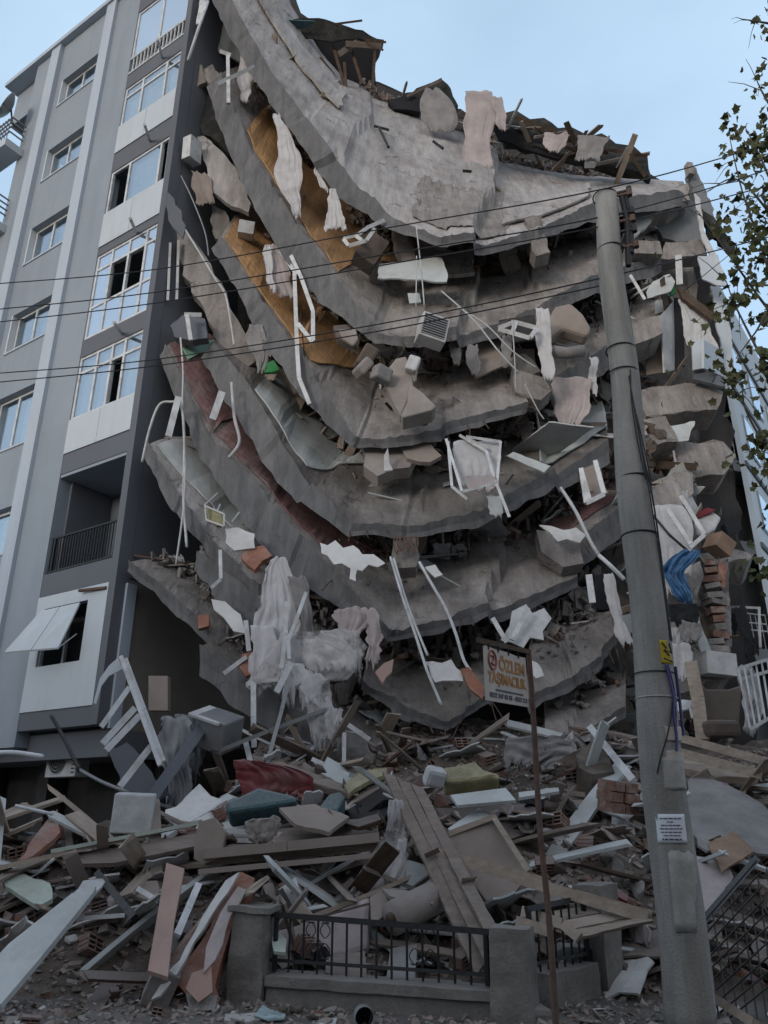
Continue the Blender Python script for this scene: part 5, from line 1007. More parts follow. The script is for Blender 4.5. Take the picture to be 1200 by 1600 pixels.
HP('light yellow paper bag caught behind the left end of the fence','poly',[(424,1460),(436,1456),(448,1468),(446,1488),(428,1486)],.03,.01,d=.5,cat='paper bag',name='paper_bag')
# ------------------------------------------------------------------ garden fence
fe=empty('garden_fence',tuple(P(600,1590,7.9)),'low concrete garden wall with black iron railing and square pillars','fence')
fl=P(392,1575,8.25); fr_=P(806,1600,7.45); fl.z=0; fr_.z=0
ax=(fr_-fl); Lf=ax.length; ax.normalize(); ay=Vector((-ax.y,ax.x,0))
def fbox(mb,a,b,c0,c1,z0,z1): return mb.box(fl+ax*(a+b)/2+ay*(c0+c1)/2+ZV*(z0+z1)/2,ax*(b-a)/2,ay*(c1-c0)/2,ZV*(z1-z0)/2)
def rough(mb,n=5,amp=.015):
    bm=bmesh.new(); vs=[bm.verts.new(v) for v in mb.v]
    for f in mb.f: bm.faces.new([vs[i] for i in f])
    bmesh.ops.subdivide_edges(bm,edges=bm.edges[:],cuts=n,use_grid_fill=True)
    for v in bm.verts:
        v.co+=Vector((nz(v.co,4,1),nz(v.co,4,2),nz(v.co,4,3)))*amp
    m=MB(); bm.verts.index_update(); m.v=[v.co.copy() for v in bm.verts]; m.f=[[v.index for v in f.verts] for f in bm.faces]; bm.free(); return m
m=MB(); fbox(m,.2,Lf-.17,-.12,.12,-.05,.16); rough(m,8).build('low_wall','fencec',fe)
m=MB(); fbox(m,.2,Lf-.17,-.16,.16,.162,.24); rough(m,10,.012).build('coping','fencec',fe)
pz=P(392,1424,8.2).z; pz2=P(806,1448,7.4).z
m=MB(); fbox(m,-.17,.17,-.17,.17,-.05,pz); rough(m,6,.03).build('pillar','fencec',fe)
m=MB(); fbox(m,Lf-.17,Lf+.17,-.17,.17,-.05,pz2); rough(m,6,.03).build('pillar','fencec',fe)
m=MB(); fbox(m,-.2,.2,-.2,.2,pz,pz+.05); rough(m,6,.02).build('pillar_cap','fencec',fe)
rz=pz-.02; rz2=pz2-.06
def rl(a,z0,z1): return fl+ax*a+ZV*lerp(z0,z1,a/Lf)
m=MB(); m.bar(rl(.17,rz,rz2),rl(Lf-.17,rz,rz2),.05,.04); m.build('top_rail','black',fe)
m=MB(); m.bar(rl(.17,.34,.33),rl(Lf-.17,.34,.33),.03,.03); m.build('bottom_rail','black',fe)
nb=15
for i in range(nb):
    a=.22+(Lf-.44)*i/(nb-1); b0=rl(a,.25,.25); t1=rl(a,rz-.02,rz2-.02); m=MB(); m.tube([b0,t1],.011 if 0<i<nb-1 else .025,6); m.build('bar','black',fe)
for i in (2,3,9,10):
    a=.22+(Lf-.44)*(i+.5)/(nb-1); c=rl(a,.52,.52); m=MB()
    for sg in (-1,1):
        for h in (-1,1): m.tube([c+ax*sg*(.005+.045*math.sin(q*.5))*1.0+ZV*h*(.02+.02*q-.012*max(0,q-6)**1.5) for q in range(10)],.006,4)
    m.build('scroll','black',fe)
# right return of the fence
f2=P(825,1560,7.75); f2.z=0; f3=P(935,1560,8.5); f3.z=0
fe2=empty('garden_fence',tuple(f3),'short return of the garden wall with black railing, left of the pole foot','fence')
a2=(f3-f2); L2=a2.length; a2.normalize(); b2=Vector((-a2.y,a2.x,0))
m=MB(); m.box(f2+a2*L2/2+ZV*.12,a2*(L2/2-.15),b2*.13,ZV*.17); rough(m,6).build('low_wall','fencec',fe2)
m=MB(); m.box(f3+a2*.1+ZV*.45,a2*.16,b2*.16,ZV*.5); rough(m,6,.025).build('pillar','fencec',fe2)
m=MB(); m.bar(f2+a2*.05+ZV*.8,f3-a2*.06+ZV*.84,.05,.04); m.build('top_rail','black',fe2)
m=MB(); m.bar(f2+a2*.05+ZV*.36,f3-a2*.06+ZV*.36,.03,.03); m.build('bottom_rail','black',fe2)
for i in range(8):
    p=f2+a2*(.08+(L2-.2)*i/7); m=MB(); m.tube([p+ZV*.28,p+ZV*.8],.011 if 0<i<7 else .028); m.build('bar','black',fe2)
e=empty('tin_can',tuple(P(568,1592,7.25)),'round open tin can lying before the fence wall','can')
c=P(568,1588,7.2); dv=Vector((.1,-1,.12)).normalized()
mb=MB(); a1_=dv.orthogonal().normalized(); b1_=dv.cross(a1_)
mb.shell([[c+dv*(.12*k-.12)+(a1_*math.cos(j*math.pi/10)+b1_*math.sin(j*math.pi/10))*.075 for j in range(21)] for k in range(3)],.006)
mb.build('can_wall','metal',e,smooth=True)
MB().prism([c-dv*.11+(a1_*math.cos(j*math.pi/10)+b1_*math.sin(j*math.pi/10))*.07 for j in range(20)],-dv*.005).build('can_bottom','black',e)
piece('litter_packet','litter',[(397,1586),(410,1570),(424,1578),(446,1584),(444,1592),(420,1594)],7.75,7.35,.01,.004,label='teal and white litter packet on the ground before the fence',cat='packet')
piece('flat_slab','concl',[(352,1584),(400,1582),(412,1592),(380,1598),(350,1594)],7.6,7.35,.05,.01,label='flat pale slab piece beside the litter packet',cat='concrete piece')
boxpx('concrete_block','fencec',(836,1592,7.5),(.25,.2,.2),(5,5,20),'small concrete lump at the foot of the right fence pillar','concrete piece',bevel=.05)
# ------------------------------------------------------------------ utility pole
pb=Vector((P(1076,1590,7.3).x,7.3,-.1)); pt=P(945,308,7.5)
up=empty('utility_pole',tuple(pb),'thick round concrete utility pole with notices, in the right foreground','utility pole')
mb=MB(); vs=[]
n=40
for i in range(n+1):
    q=pb.lerp(pt,i/n); q=q+Vector((.02*math.sin(i*.5),0,0)); vs.append(q)
mb.tube(vs,.205,28,.135); mb.build('pole_shaft','pole',up,smooth=True)
def scry(q):
    d=q-Vector((0,0,CAMZ)); return 800-FPX*(-d.y*math.sin(TH)+d.z*math.cos(TH))/(d.y*math.cos(TH)+d.z*math.sin(TH))
def pole_at(py):   # the point of the pole axis seen at picture height py
    a,b=0.0,1.0
    for _ in range(30):
        c=(a+b)/2
        if scry(pb.lerp(pt,c))>py: a=c
        else: b=c
    return pb.lerp(pt,a),lerp(.205,.135,a)
pax=(pt-pb).normalized()
for py in (392,548,585,750,838,1054,1092,300):
    q,r=pole_at(py); a_=pax.orthogonal().normalized(); b_=pax.cross(a_); m=MB()
    m.tube([q+(a_*math.cos(j*math.pi/12)+b_*math.sin(j*math.pi/12))*(r+.008) for j in range(25)],.009 if py<1000 else .006,5); m.build('pole_band','pvcd' if py==1092 else 'wire',up)
def curved(name,mt_,pyt,pyb,a0,a1,off,parent=up,jag=0,label=None):
    g=[]
    for i in range(9):
        q,r=pole_at(lerp(pyt,pyb,i/8)); row=[]
        for j in range(9):
            a=R(lerp(a0,a1,j/8)); row.append(q+Vector((math.sin(a),-math.cos(a),0))*(r+off)+Vector((0,0,U(-jag,jag) if i in(0,8) else 0)))
        g.append(row)
    return MB().shell(g,.004).build(name,mt_,parent,label,smooth=True)
curved('notice','paper',1272,1316,-52,22,.006,label='white printed notice')
curved('hazard_plate','haz',1006,1042,5,58,.006,label='yellow hazard plate')
curved('torn_poster','signw',1138,1160,-5,60,.004,jag=.012); curved('torn_poster','pvcd',1192,1232,-40,-26,.004,jag=.02); curved('torn_poster','poster',1186,1236,-24,45,.0035,jag=.02)
curved('old_paper','poster',1330,1450,-30,40,.0035,jag=.02); curved('torn_poster','signw',1176,1192,-10,50,.003,jag=.01)
rw=random.Random(9)
for k in range(7):      # lines of print on the notice, word by word
    y=1278+k*5.2; wd=(26,9,24,27,25,20,24)[k]; cx=-15; a0=cx-wd; mb=MB()
    while a0<cx+wd-3:
        a1=min(a0+rw.uniform(4,11),cx+wd); g=[]
        for i in range(2):
            q,r=pole_at(y+i*(1.5 if k!=6 else 2.6)+rw.uniform(-.1,.1)); g.append([q+Vector((math.sin(R(lerp(a0,a1,j/3))),-math.cos(R(lerp(a0,a1,j/3))),0))*(r+.011) for j in range(4)])
        mb.shell(g,.002); a0=a1+1.8
    mb.build('print_line','ink',up)
for pts in ([(12,1010),(26,1018),(20,1022),(34,1030)],[(14,1034),(46,1038)],[(40,1010),(48,1024)],[(16,1022),(50,1024)]):
    m=MB(); v=[]
    for a,y in pts:
        q,r=pole_at(y); v.append(q+Vector((math.sin(R(a)),-math.cos(R(a)),0))*(r+.014))
    m.tube(v,.007,5); m.build('hazard_mark','black',up)
def along(name,mt_,seq,r_,off=.02,label=None):
    v=[]
    for a,y in seq:
        q,r=pole_at(y); v.append(q+Vector((math.sin(R(a)),-math.cos(R(a)),0))*(r+off))
    return MB().tube(crom(v,4),r_,6).build(name,mt_,up,label)
along('pole_cable','wire',[(20,760),(5,700),(0,640),(8,590)],.007); along('pole_cable','wire',[(8,650),(20,720),(40,780),(50,850),(52,930),(55,1005)],.009)
along('pole_cable','wire',[(30,780),(45,760),(25,700),(12,660)],.007); along('pole_cable','wire',[(0,600),(12,680),(30,790),(44,900),(48,1005)],.007)
along('pole_cable','purple',[(15,1044),(25,1075),(28,1100),(22,1122),(24,1150),(18,1176)],.012); along('pole_cable','purple',[(22,1044),(35,1080),(30,1120),(26,1140)],.008)
along('pole_cable','purple',[(62,1044),(75,1080),(80,1130),(82,1150)],.014); along('pole_cable','wire',[(30,1090),(5,1140),(-25,1190),(-35,1210)],.006)
# hardware at the pole head
q,r=pole_at(330)
m=MB()
for dx,y0,y1 in ((.19,298,420),(.24,310,400)):
    a,_=pole_at(y0); b,_=pole_at(y1); m.tube([a+Vector((dx,-.05,0)),a.lerp(b,.4)+Vector((dx+.03,-.07,0)),b+Vector((dx-.01,-.05,0))],.035,6)
m.build('cable_bunch','wire',up)
for i,y in enumerate((296,312,340,352,368,392)):
    q,r=pole_at(y); m=MB(); m.tube([q+Vector((r*.7,-.05,0)),q+Vector((r+.16,-.1,.02))],.022,6); m.tube([q+Vector((r+.14,-.1,-.03)),q+Vector((r+.14,-.1,.06))],.035,8); m.build('insulator','rust' if i%2 else 'black',up)
# overhead wires
pw=[([(0,443),(250,420),(600,357),(958,292),(1210,222)],'uppermost overhead wire'),([(0,483),(240,457),(600,398),(958,335),(1210,262)],'second overhead wire from the top'),([(0,503),(240,474),(600,414),(958,350),(1210,288)],'third overhead wire from the top'),([(0,583),(240,562),(600,505),(960,430),(1210,368)],'fourth overhead wire from the top'),([(0,597),(240,572),(600,516),(960,442)],'lowest overhead wire, ending at the pole')]
for pts,lab in pw:
    v=[]
    for x,y in pts:
        Y=interp([(0,10.5),(958,7.45),(1210,9)],x); v.append(P(x,y,Y))
    MB().tube(crom(v,8),.009,5).build('overhead_wire','wire',None,lab+' crossing the photo','wire','overhead wires')
pipe('overhead_wire','wire',[(1068,455,8.5),(1100,430,9),(1152,388,9.5),(1152,460,9.5)],.006,'thin slack wire hanging at the right before the leaves','wire',smoothn=0)
# ------------------------------------------------------------------ removals sign on its post
se=empty('street_sign',tuple(P(868,1600,6.8)),'white sign with orange lettering on a rusty bent steel post','sign')
pbm=P(869,1612,6.75); ptp=P(826,1018,6.8)
pm=pbm.lerp(ptp,.5)+Vector((-.012,0,0))
MB().tube(crom([pbm-ZV*.1,pbm.lerp(ptp,.25)+Vector((.008,0,0)),pm,pbm.lerp(ptp,.8),ptp],6),.026,10,.024).build('post','rust',se,smooth=True)
sl=P(748,1000,5.95); MB().bar(ptp+ZV*.0,sl,.04,.045).build('arm','rust',se)
A_=P(821,1028,6.74); B_=P(757,1008,5.98)      # top corners
sdv=(A_-B_); sdv.z=0; SW=sdv.length; sdv.normalize(); dz=(A_.z-B_.z)
SHt=B_.z-P(763,1094,5.98).z
nrm=sdv.cross(ZV).normalized()
if nrm.dot(cam_dir(A_))>0: nrm=-nrm
def SG(a,b,o=0): return B_+sdv*a*SW+ZV*(dz*a)-ZV*b*SHt+nrm*o      # a across, b down
m=MB(); m.prism([SG(0,0),SG(.25,.015),SG(.5,0),SG(.75,.02),SG(1,0),SG(1,1),SG(0,1)],-nrm*.015); m.build('sign_panel','signw',se)
for a in (.08,.3,.55,.8): MB().tube([SG(a,.06,.004),SG(a-.02,-.06,.01)],.006,5).build('wire_tie','black',se)
def text(s,a,b,h,wd,mt_,bold=.0,name='lettering'):
    c=bpy.data.curves.new('t','FONT'); c.body=s; c.size=1; c.extrude=.02; c.offset=bold; c.align_x='LEFT'
    o=bpy.data.objects.new('t',c); scn.collection.objects.link(o); dg=bpy.context.evaluated_depsgraph_get(); me=bpy.data.meshes.new_from_object(o.evaluated_get(dg)); 
    xs=[v.co.x for v in me.vertices]; ys=[v.co.y for v in me.vertices]; x0,x1=min(xs),max(xs); y0,y1=min(ys),max(ys)
    mb=MB(); mb.v=[SG(a+wd*(v.co.x-x0)/(x1-x0),b+h*(1-(v.co.y-y0)/(y1-y0)),.003+max(0,v.co.z)*.1) for v in me.vertices]; mb.f=[list(p.vertices) for p in me.polygons]
    bpy.data.objects.remove(o); bpy.data.curves.remove(c)
    return mb.build(name,mt_,se,s if False else None)
text('ÖZLEM',.30,.10,.30,.64,'signo',.03); text('TAŞIMACILIK',.04,.44,.28,.92,'signo',.03)
text('0232 247 83 83 - 0532 213',.06,.84,.09,.90,'ink',.02,'small_print'); text('EVDEN EVE NAKLIYAT',.2,.77,.04,.66,'ink',.0,'small_print') if False else None
m=MB(); m.box((SG(.2,.775,.004)+SG(.86,.785,.004))/2,(SG(.86,.78)-SG(.2,.78))/2,ZV*.006,nrm*.002); m.build('small_print','ink',se)
cc=SG(.15,.24,.006); m=MB(); m.tube([cc+sdv*.075*math.cos(j*math.pi/10)*1.0+ZV*.075*math.sin(j*math.pi/10) for j in range(21)],.008,5); m.build('round_emblem','signr',se)
m=MB(); m.tube([cc+sdv*-.03+ZV*.03,cc+sdv*.02+ZV*.035,cc+sdv*.02,cc+sdv*-.03+ZV*-.03,cc+sdv*.03-ZV*.035],.008,5); m.build('round_emblem','signr',se)
# ------------------------------------------------------------------ tree at the right
te=empty('plane_tree',(6.6,10.2,0),'leafy tree reaching in from the right edge with dark green lobed leaves','tree')
MB().tube([(6.9,10.2,-.1),(6.75,10.3,3),(6.9,10,6),(6.6,10.1,9),(6.7,10.0,11)],.2,10,.07).build('trunk','bark',te,smooth=True)
lp=[]; limbs=[[(1260,700),(1190,560),(1150,480),(1135,440)],[(1260,640),(1200,420),(1160,300),(1140,215)],[(1260,420),(1200,330),(1150,280),(1105,300)],[(1260,250),(1200,160),(1180,120)],[(1260,560),(1190,470),(1140,400),(1090,330)],[(1260,760),(1200,700),(1165,640),(1160,600)],[(1220,40),(1185,34),(1160,30)],[(1260,520),(1210,480),(1180,520),(1150,560)],[(1270,350),(1215,300),(1190,250),(1165,200)]]
lmb=MB()
for L_ in limbs:
    Y0=U(8.6,10); v=crom([P(x,y,Y0+ (x-1150)*.004) for x,y in L_],6); lmb.tube(v,.028,5,.006)
    for k in range(4,len(v)): lp.append(v[k])
    for _ in range(5):
        b=random.choice(v[5:]); d=Vector((U(-.6,.3),U(-.4,.4),U(-.5,.4))); w2=[b,b+d*.5+Vector((0,0,.05)),b+d]; lmb.tube(w2,.008,4,.003); lp+= [w2[1],w2[2],b+d*.75]
    lmb.build('limb','bark',te); lmb=MB()
leafs=MB(); LO=[(0,-.5),(.2,-.42),(.45,-.40),(.40,-.15),(.62,.12),(.36,.18),(.2,.34),(0,.62),(-.2,.34),(-.36,.18),(-.62,.12),(-.40,-.15),(-.45,-.40),(-.2,-.42)]
def leaf(p,s):
    rot=Euler((U(0,6.28),U(0,6.28),U(0,6.28))).to_matrix(); vs=[p+rot@Vector((x*s*(1+U(-.1,.1)),y*s,abs(x)*s*.35)) for x,y in LO]
    c=p+rot@Vector((0,0,-.02*s)); n=len(vs); leafs.add(vs+[c],[(i,(i+1)%n,n) for i in range(n)])
dens=[(1150,0,1215,60,14),(1170,105,1215,200,26),(1125,185,1160,240,10),(1140,230,1210,330,46),(1115,290,1205,420,66),(1150,400,1210,500,40),(1115,450,1150,510,10),(1120,520,1165,600,8),(1170,500,1215,640,34),(1165,600,1215,720,14),(1185,700,1215,900,8),(1150,160,1215,230,14)]
for x0,y0,x1,y1,n in [(a+14,b,c+8,d,int(e*1.25)) for a,b,c,d,e in dens]:
    for c in range(max(2,n//8)):
        cx,cy=U(x0,x1),U(y0,y1); q=P(cx,cy,U(8.5,10.4))
        for _ in range(16): leaf(q+Vector((random.gauss(0,.1),random.gauss(0,.2),random.gauss(0,.1))),U(.07,.15))
for _ in range(500): leaf(Vector((6.9+random.gauss(0,.9),10.2+random.gauss(0,1.1),U(5,10))),U(.1,.16))
leafs.build('crown','leaf',te)
# ------------------------------------------------------------------ scattered debris: individual pieces
def mesh_of(mb,name,mt_):
    me=bpy.data.meshes.new(name); me.from_pydata(mb.v,[],mb.f); me.update(); me.materials.append(M[mt_]); return me
def hull(sx,sy,sz,n=14):
    bm=bmesh.new()
    for _ in range(n):
        v=Vector((random.gauss(0,1),random.gauss(0,1),random.gauss(0,1))).normalized(); k=U(.75,1)
        q=Vector([max(-.62,min(.62,c)) for c in v]); bm.verts.new((q.x*sx*k,q.y*sy*k,q.z*sz*k))
    bmesh.ops.convex_hull(bm,input=bm.verts[:]); bmesh.ops.delete(bm,geom=[v for v in bm.verts if not v.link_faces],context='VERTS')
    m=MB(); bm.verts.index_update(); m.v=[v.co.copy() for v in bm.verts]; m.f=[[v.index for v in f.verts] for f in bm.faces]; bm.free(); return m
def plankm(L_,w_,t_):
    m=MB(); n=7; g=[]; bend=U(-.03,.03)*L_
    for i in range(n+1):
        x=L_*(i/n-.5); zz=bend*math.sin(math.pi*i/n); row=[]
        for (a,b) in ((-1,-1),(1,-1),(1,1),(-1,1)):
            xx=x+(U(-.12,.12)*L_*.3 if i in(0,n) else 0); row.append(Vector((xx,a*w_/2*(1+U(-.04,.04)),b*t_/2+zz)))
        g.append(row); m.v+=row
    for i in range(n):
        for j in range(4): m.f.append((i*4+j,(i+1)*4+j,(i+1)*4+(j+1)%4,i*4+(j+1)%4))
    m.f+=[(0,1,2,3),(n*4+3,n*4+2,n*4+1,n*4)]; return m
def brickm(broken):
    m=MB(); L_=.19 if not broken else .12; W_,H_=.19,.13; t=.012
    for z in (-H_/2,-H_/6,H_/6,H_/2): m.box((0,0,z),(L_/2,0,0),(0,W_/2,0),(0,0,t/2))
    for y in (-W_/2,0,W_/2):
        for z in (-H_/3,0,H_/3): m.box((0,y,z),(L_/2-.002,0,0),(0,t/2,0),(0,0,H_/6-t/2))
    return m
def sheetm(sx,sy,th,wav=.0,jg=.08):
    m=MB(); n=6; g=[[Vector((sx*(i/n-.5)*(1+U(-jg,jg)),sy*(j/n-.5)*(1+U(-jg,jg)),wav*math.sin(i*1.3+j*.9)+wav*.6*nz((i,j,wav),.6,int(sx*50)))) for j in range(n+1)] for i in range(n+1)]
    return m.shell(g,th)
KIND={}; DEB=[]
def kind(k,mts,fn,nvar,name,cat): KIND[k]=([mesh_of(fn(i),name,mts[i%len(mts)]) for i in range(nvar)],name,cat,mts)
kind('plank',['wood','woodp','woodp','woodd','panelb','woodp','board','wood'],lambda i:plankm(U(.8,2.3),U(.06,.2),U(.02,.05)),16,'wood_plank','plank')
kind('brick',['brick'],lambda i:brickm(i%2),4,'hollow_brick','brick')
kind('chunk',['conc','concd','brick','conc','heap'],lambda i:hull(U(.14,.34),U(.12,.26),U(.1,.2)),10,'concrete_lump','rubble lump')
kind('sheet',['board','plaster','panelb','pvcd','wood'],lambda i:sheetm(U(.35,.95),U(.2,.6),.02,.012,.14),14,'loose_board','board')
kind('cloth',['clothg','clothp','brownf','cloth','beigef','clothk'],lambda i:sheetm(U(.35,.6),U(.3,.5),.015,.07,.2),12,'fabric_scrap','fabric scrap')
kind('bar',['pvcd','metal','pvc','rust'],lambda i:MB().box((0,0,0),(U(.25,.6),0,0),(0,.02,0),(0,0,.015)),8,'frame_bar','frame bar')
LAB={'plank':'splintered plank','brick':'hollow clay brick','chunk':'rough broken lump','sheet':'small broken board','cloth':'crumpled fabric scrap','bar':'short thin frame bar'}
PL={'plank':'splintered planks','brick':'hollow bricks','chunk':'broken lumps','sheet':'small broken boards','cloth':'fabric scraps','bar':'short frame bars'}
def drop(k,p,zone,zl,scale=1,flat=.5,col=None):
    ms,name,cat,mts=KIND[k]; me=random.choice(ms)
    o=bpy.data.objects.new(name,me); scn.collection.objects.link(o); o.location=p
    o.rotation_euler=(random.gauss(0,flat),random.gauss(0,flat),U(0,6.28)); s=scale*U(.8,1.25); o.scale=(s,s,s); o['_s']=s; DEB.append((o,k))
    tag(o,'%s %s'%(LAB[k],zl),cat,'%s %s'%(PL[k],zl)); return o
def px(p):
    d=p-Vector((0,0,CAMZ)); fw=d.y*math.cos(TH)+d.z*math.sin(TH); u=-d.y*math.sin(TH)+d.z*math.cos(TH); return 600+FPX*d.x/fw,800-FPX*u/fw
random.seed(21)
zones=[('lying on the heap crest under the lowest slabs',(-2.6,5.2),(11.2,13.6),dict(plank=34,brick=30,chunk=26,sheet=20,cloth=16,bar=14)),
 ('strewn over the middle of the heap behind the fence',(-3.6,4.8),(9.4,11.2),dict(plank=48,brick=32,chunk=28,sheet=22,cloth=18,bar=12)),
 ('packed close behind the garden fence',(-2.2,4.0),(8.45,9.4),dict(plank=26,brick=14,chunk=14,sheet=10,cloth=10,bar=5)),
 ('in the rubble left of the fence',(-5.6,-2.0),(8.5,10.8),dict(plank=24,brick=26,chunk=24,sheet=16,cloth=9,bar=8)),
 ('on the rubble right of the pole',(3.1,7.6),(8.6,12.6),dict(plank=30,brick=14,chunk=14,sheet=10,cloth=8,bar=6)),
 ('scattered on the street before the rubble',(-3.8,-.2),(7.2,8.4),dict(brick=5,chunk=14,sheet=4,plank=3))]
for zl,(xa,xb),(ya,yb),cnt in zones:
    for k,n in cnt.items():
        for _ in range(n):
            x,y=U(xa,xb),U(ya,yb); z=hz(x,y); st='street' in zl
            drop(k,Vector((x,y,z+(.03 if st else U(.0,.16)))),None,zl,(.35 if k!='brick' else .8) if st else 1,.12 if st else .42)
gaps=[('A','B','between the roof slab and the second slab',17),('B','C','between the second and third slab',17),('C','D','between the third and fourth slab',15),('D','E','between the fourth and fifth slab',15)]
for up_,lo,zl,n in gaps:
    nu=len(SL[lo][1])//SL[lo][2]
    for k,m_ in (('plank',n),('chunk',int(n*.8)),('cloth',int(n*1.3)),('sheet',int(n*1.3)),('bar',int(n*.8)),('brick',int(n*.6))):
        for _ in range(m_):
            u=U(.3,nu-.1); lim=.5 if u>nu*.45 else .34; t=U(.02,lim); p=S(lo,u,t)+SN(lo,u,t)*U(.06,.2+.9*(1-t/lim)); drop(k,p,None,zl,U(.8,1.5),.7)
    for k,m_ in (('chunk',3),('sheet',2),('plank',2)):
        for _ in range(m_):
            u=U(nu*.5,nu-.3); t=U(.5,.9); p=S(lo,u,t)+SN(lo,u,t)*.05; drop(k,p,None,zl,.35,.5)
for key,zl,n in (('E','on the red floored fifth slab',12),('G','on the lowest centre slab',16),('G2','on the cracked slab behind the sign',12),('F2','on the beam-edged slab limb under the curtains',14),('I','on the lowest left slab',16),('H','on the limb above the beige side wall',10),('J','around the flat slab piece left of the pole',10),('F','on the thin pale slab limb',7),('C2','on the slab end behind the pole',8),('E2','on the pinkish tiled slab end',8)):
    nu=len(SL[key][1])//SL[key][2]
    for k,m_ in (('plank',n//3),('chunk',n//2),('sheet',n//3),('brick',n//3),('cloth',n//4),('bar',n//4)):
        for _ in range(m_):
            u=U(.1,nu-.1); t=U(0,.55); p=S(key,u,t)+SN(key,u,t)*.08; drop(k,p,None,zl,U(.55,1),.5)
for _ in range(46):                                   # broken bricks and battens along the torn top edge
    u=U(3.6,8.6); p=S('A',u,U(0,.07))+Vector((0,0,U(0,.12))); drop(random.choice(['brick','chunk','chunk','plank','plank','sheet']),p,None,'along the torn top edge of the roof slab',U(.5,1.0),.6)
for _ in range(16):
    p=P(U(800,1005),0,17)+Vector((0,0,0)); x=U(795,1005); p=P(x,interp([(795,190),(880,215),(1005,258)],x)+U(-3,12),16.8); drop('plank',p,None,'on the long dark roof strip',U(.6,.9),.35)
# scatter through the broken right flank
for zl,(xa,xb),(ya,yb),(za,zb),cnt in [('in the crushed rooms of the right flank, upper part',(5.4,7.4),(16.4,17.6),(10.5,16.6),dict(plank=20,chunk=12,cloth=12,sheet=14,bar=14)),('in the crushed rooms of the right flank, lower part',(4.9,6.7),(15.3,16.4),(3.2,10.2),dict(plank=26,chunk=18,cloth=18,sheet=18,bar=16,brick=16))]:
    for k,n in cnt.items():
        for _ in range(n):
            z=U(za,zb); y=U(ya,yb); x=U(xa,xb); drop(k,Vector((x,y,z)),None,zl,U(.8,1.3),.8)
# broken floor ledges that carry the right flank tangle
for i,(pts,Yt,lab) in enumerate([([(985,508),(1034,492),(1036,520),(985,540)],15.9,'broken floor ledge right of the pole, under the broken corner room'),([(1000,610),(1085,600),(1130,612),(1120,640),(1010,650)],16.2,'cracked floor ledge below the white boxy balcony'),([(992,660),(1040,650),(1060,690),(1000,700)],15.6,'thick floor ledge right of the pole, left of the white slanted board'),([(1040,690),(1130,690),(1150,712),(1130,742),(1060,745)],16,'crumbled balcony floor with loose rubble at the right'),([(1010,770),(1052,738),(1082,738),(1084,770),(1060,800),(1020,800)],15.4,'rough concrete beam end above the white plastic curtain'),([(1035,900),(1060,880),(1066,950),(1050,1000),(1034,990)],15.1,'crushed column beside the pole below the blue tarp'),([(1090,866),(1150,858),(1178,866),(1170,876),(1100,880)],16.4,'lower balcony floor edge right of the brick pier'),([(1040,1060),(1140,1040),(1142,1056),(1050,1085)],14.6,'lowest floor ledge above the brown armchair'),([(975,320),(1075,286),(1078,312),(980,352)],16.9,'top edge beam of the right corner room')]):
    piece('floor_ledge','conc',pts,Yt,Yt-.3,.7,.06,label=lab,cat='floor slab')
PC('white slanted board on the crumbled balcony floor','board',[(1036,668),(1086,658),(1076,688),(1050,692)],15.7,15.5,.04,.02,cat='board',name='loose_board')
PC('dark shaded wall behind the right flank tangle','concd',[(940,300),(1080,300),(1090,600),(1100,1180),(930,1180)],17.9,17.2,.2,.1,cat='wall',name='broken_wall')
# ------------------------------------------------------------------ fine rubble nobody could count
random.seed(5)
def bits(name,region,n,smin,smax,mt_,label):
    mb=MB()
    for _ in range(n):
        x,y=U(*region[0]),U(*region[1]); z=hz(x,y) if y>8.2 else .012; s=U(smin,smax)*(1 if random.random()<.85 else 1.8)
        rot=Euler((U(-.6,.6),U(-.6,.6),U(0,6.28))).to_matrix(); a=rot@Vector((s*U(.5,1.6),0,0)); b=rot@Vector((0,s*U(.4,1),0)); c=rot@Vector((0,0,s*U(.2,.6)))
        mb.box(Vector((x,y,z+s*.2)),a,b,c)
        for v in mb.v[-8:]: v+=Vector((U(-1,1),U(-1,1),U(-1,1)))*s*.22
    return mb.build(name,mt_,None,label,'rubble',None,'stuff')
bits('brick_rubble',((-8,10),(8.5,15)),13000,.012,.045,'gravel','fine brick and mortar rubble covering the heap')
bits('wood_splinters',((-7,9.5),(8.5,13.5)),2300,.02,.06,'wood','wood splinters mixed through the heap')
bits('street_gravel',((-5,3),(6.2,8.6)),3500,.008,.03,'gravel','fine grit scattered over the street in the foreground')
bits('white_plaster_bits',((-4.5,6.5),(7.6,14)),500,.015,.04,'plaster','small white plaster bits sprinkled over the rubble')

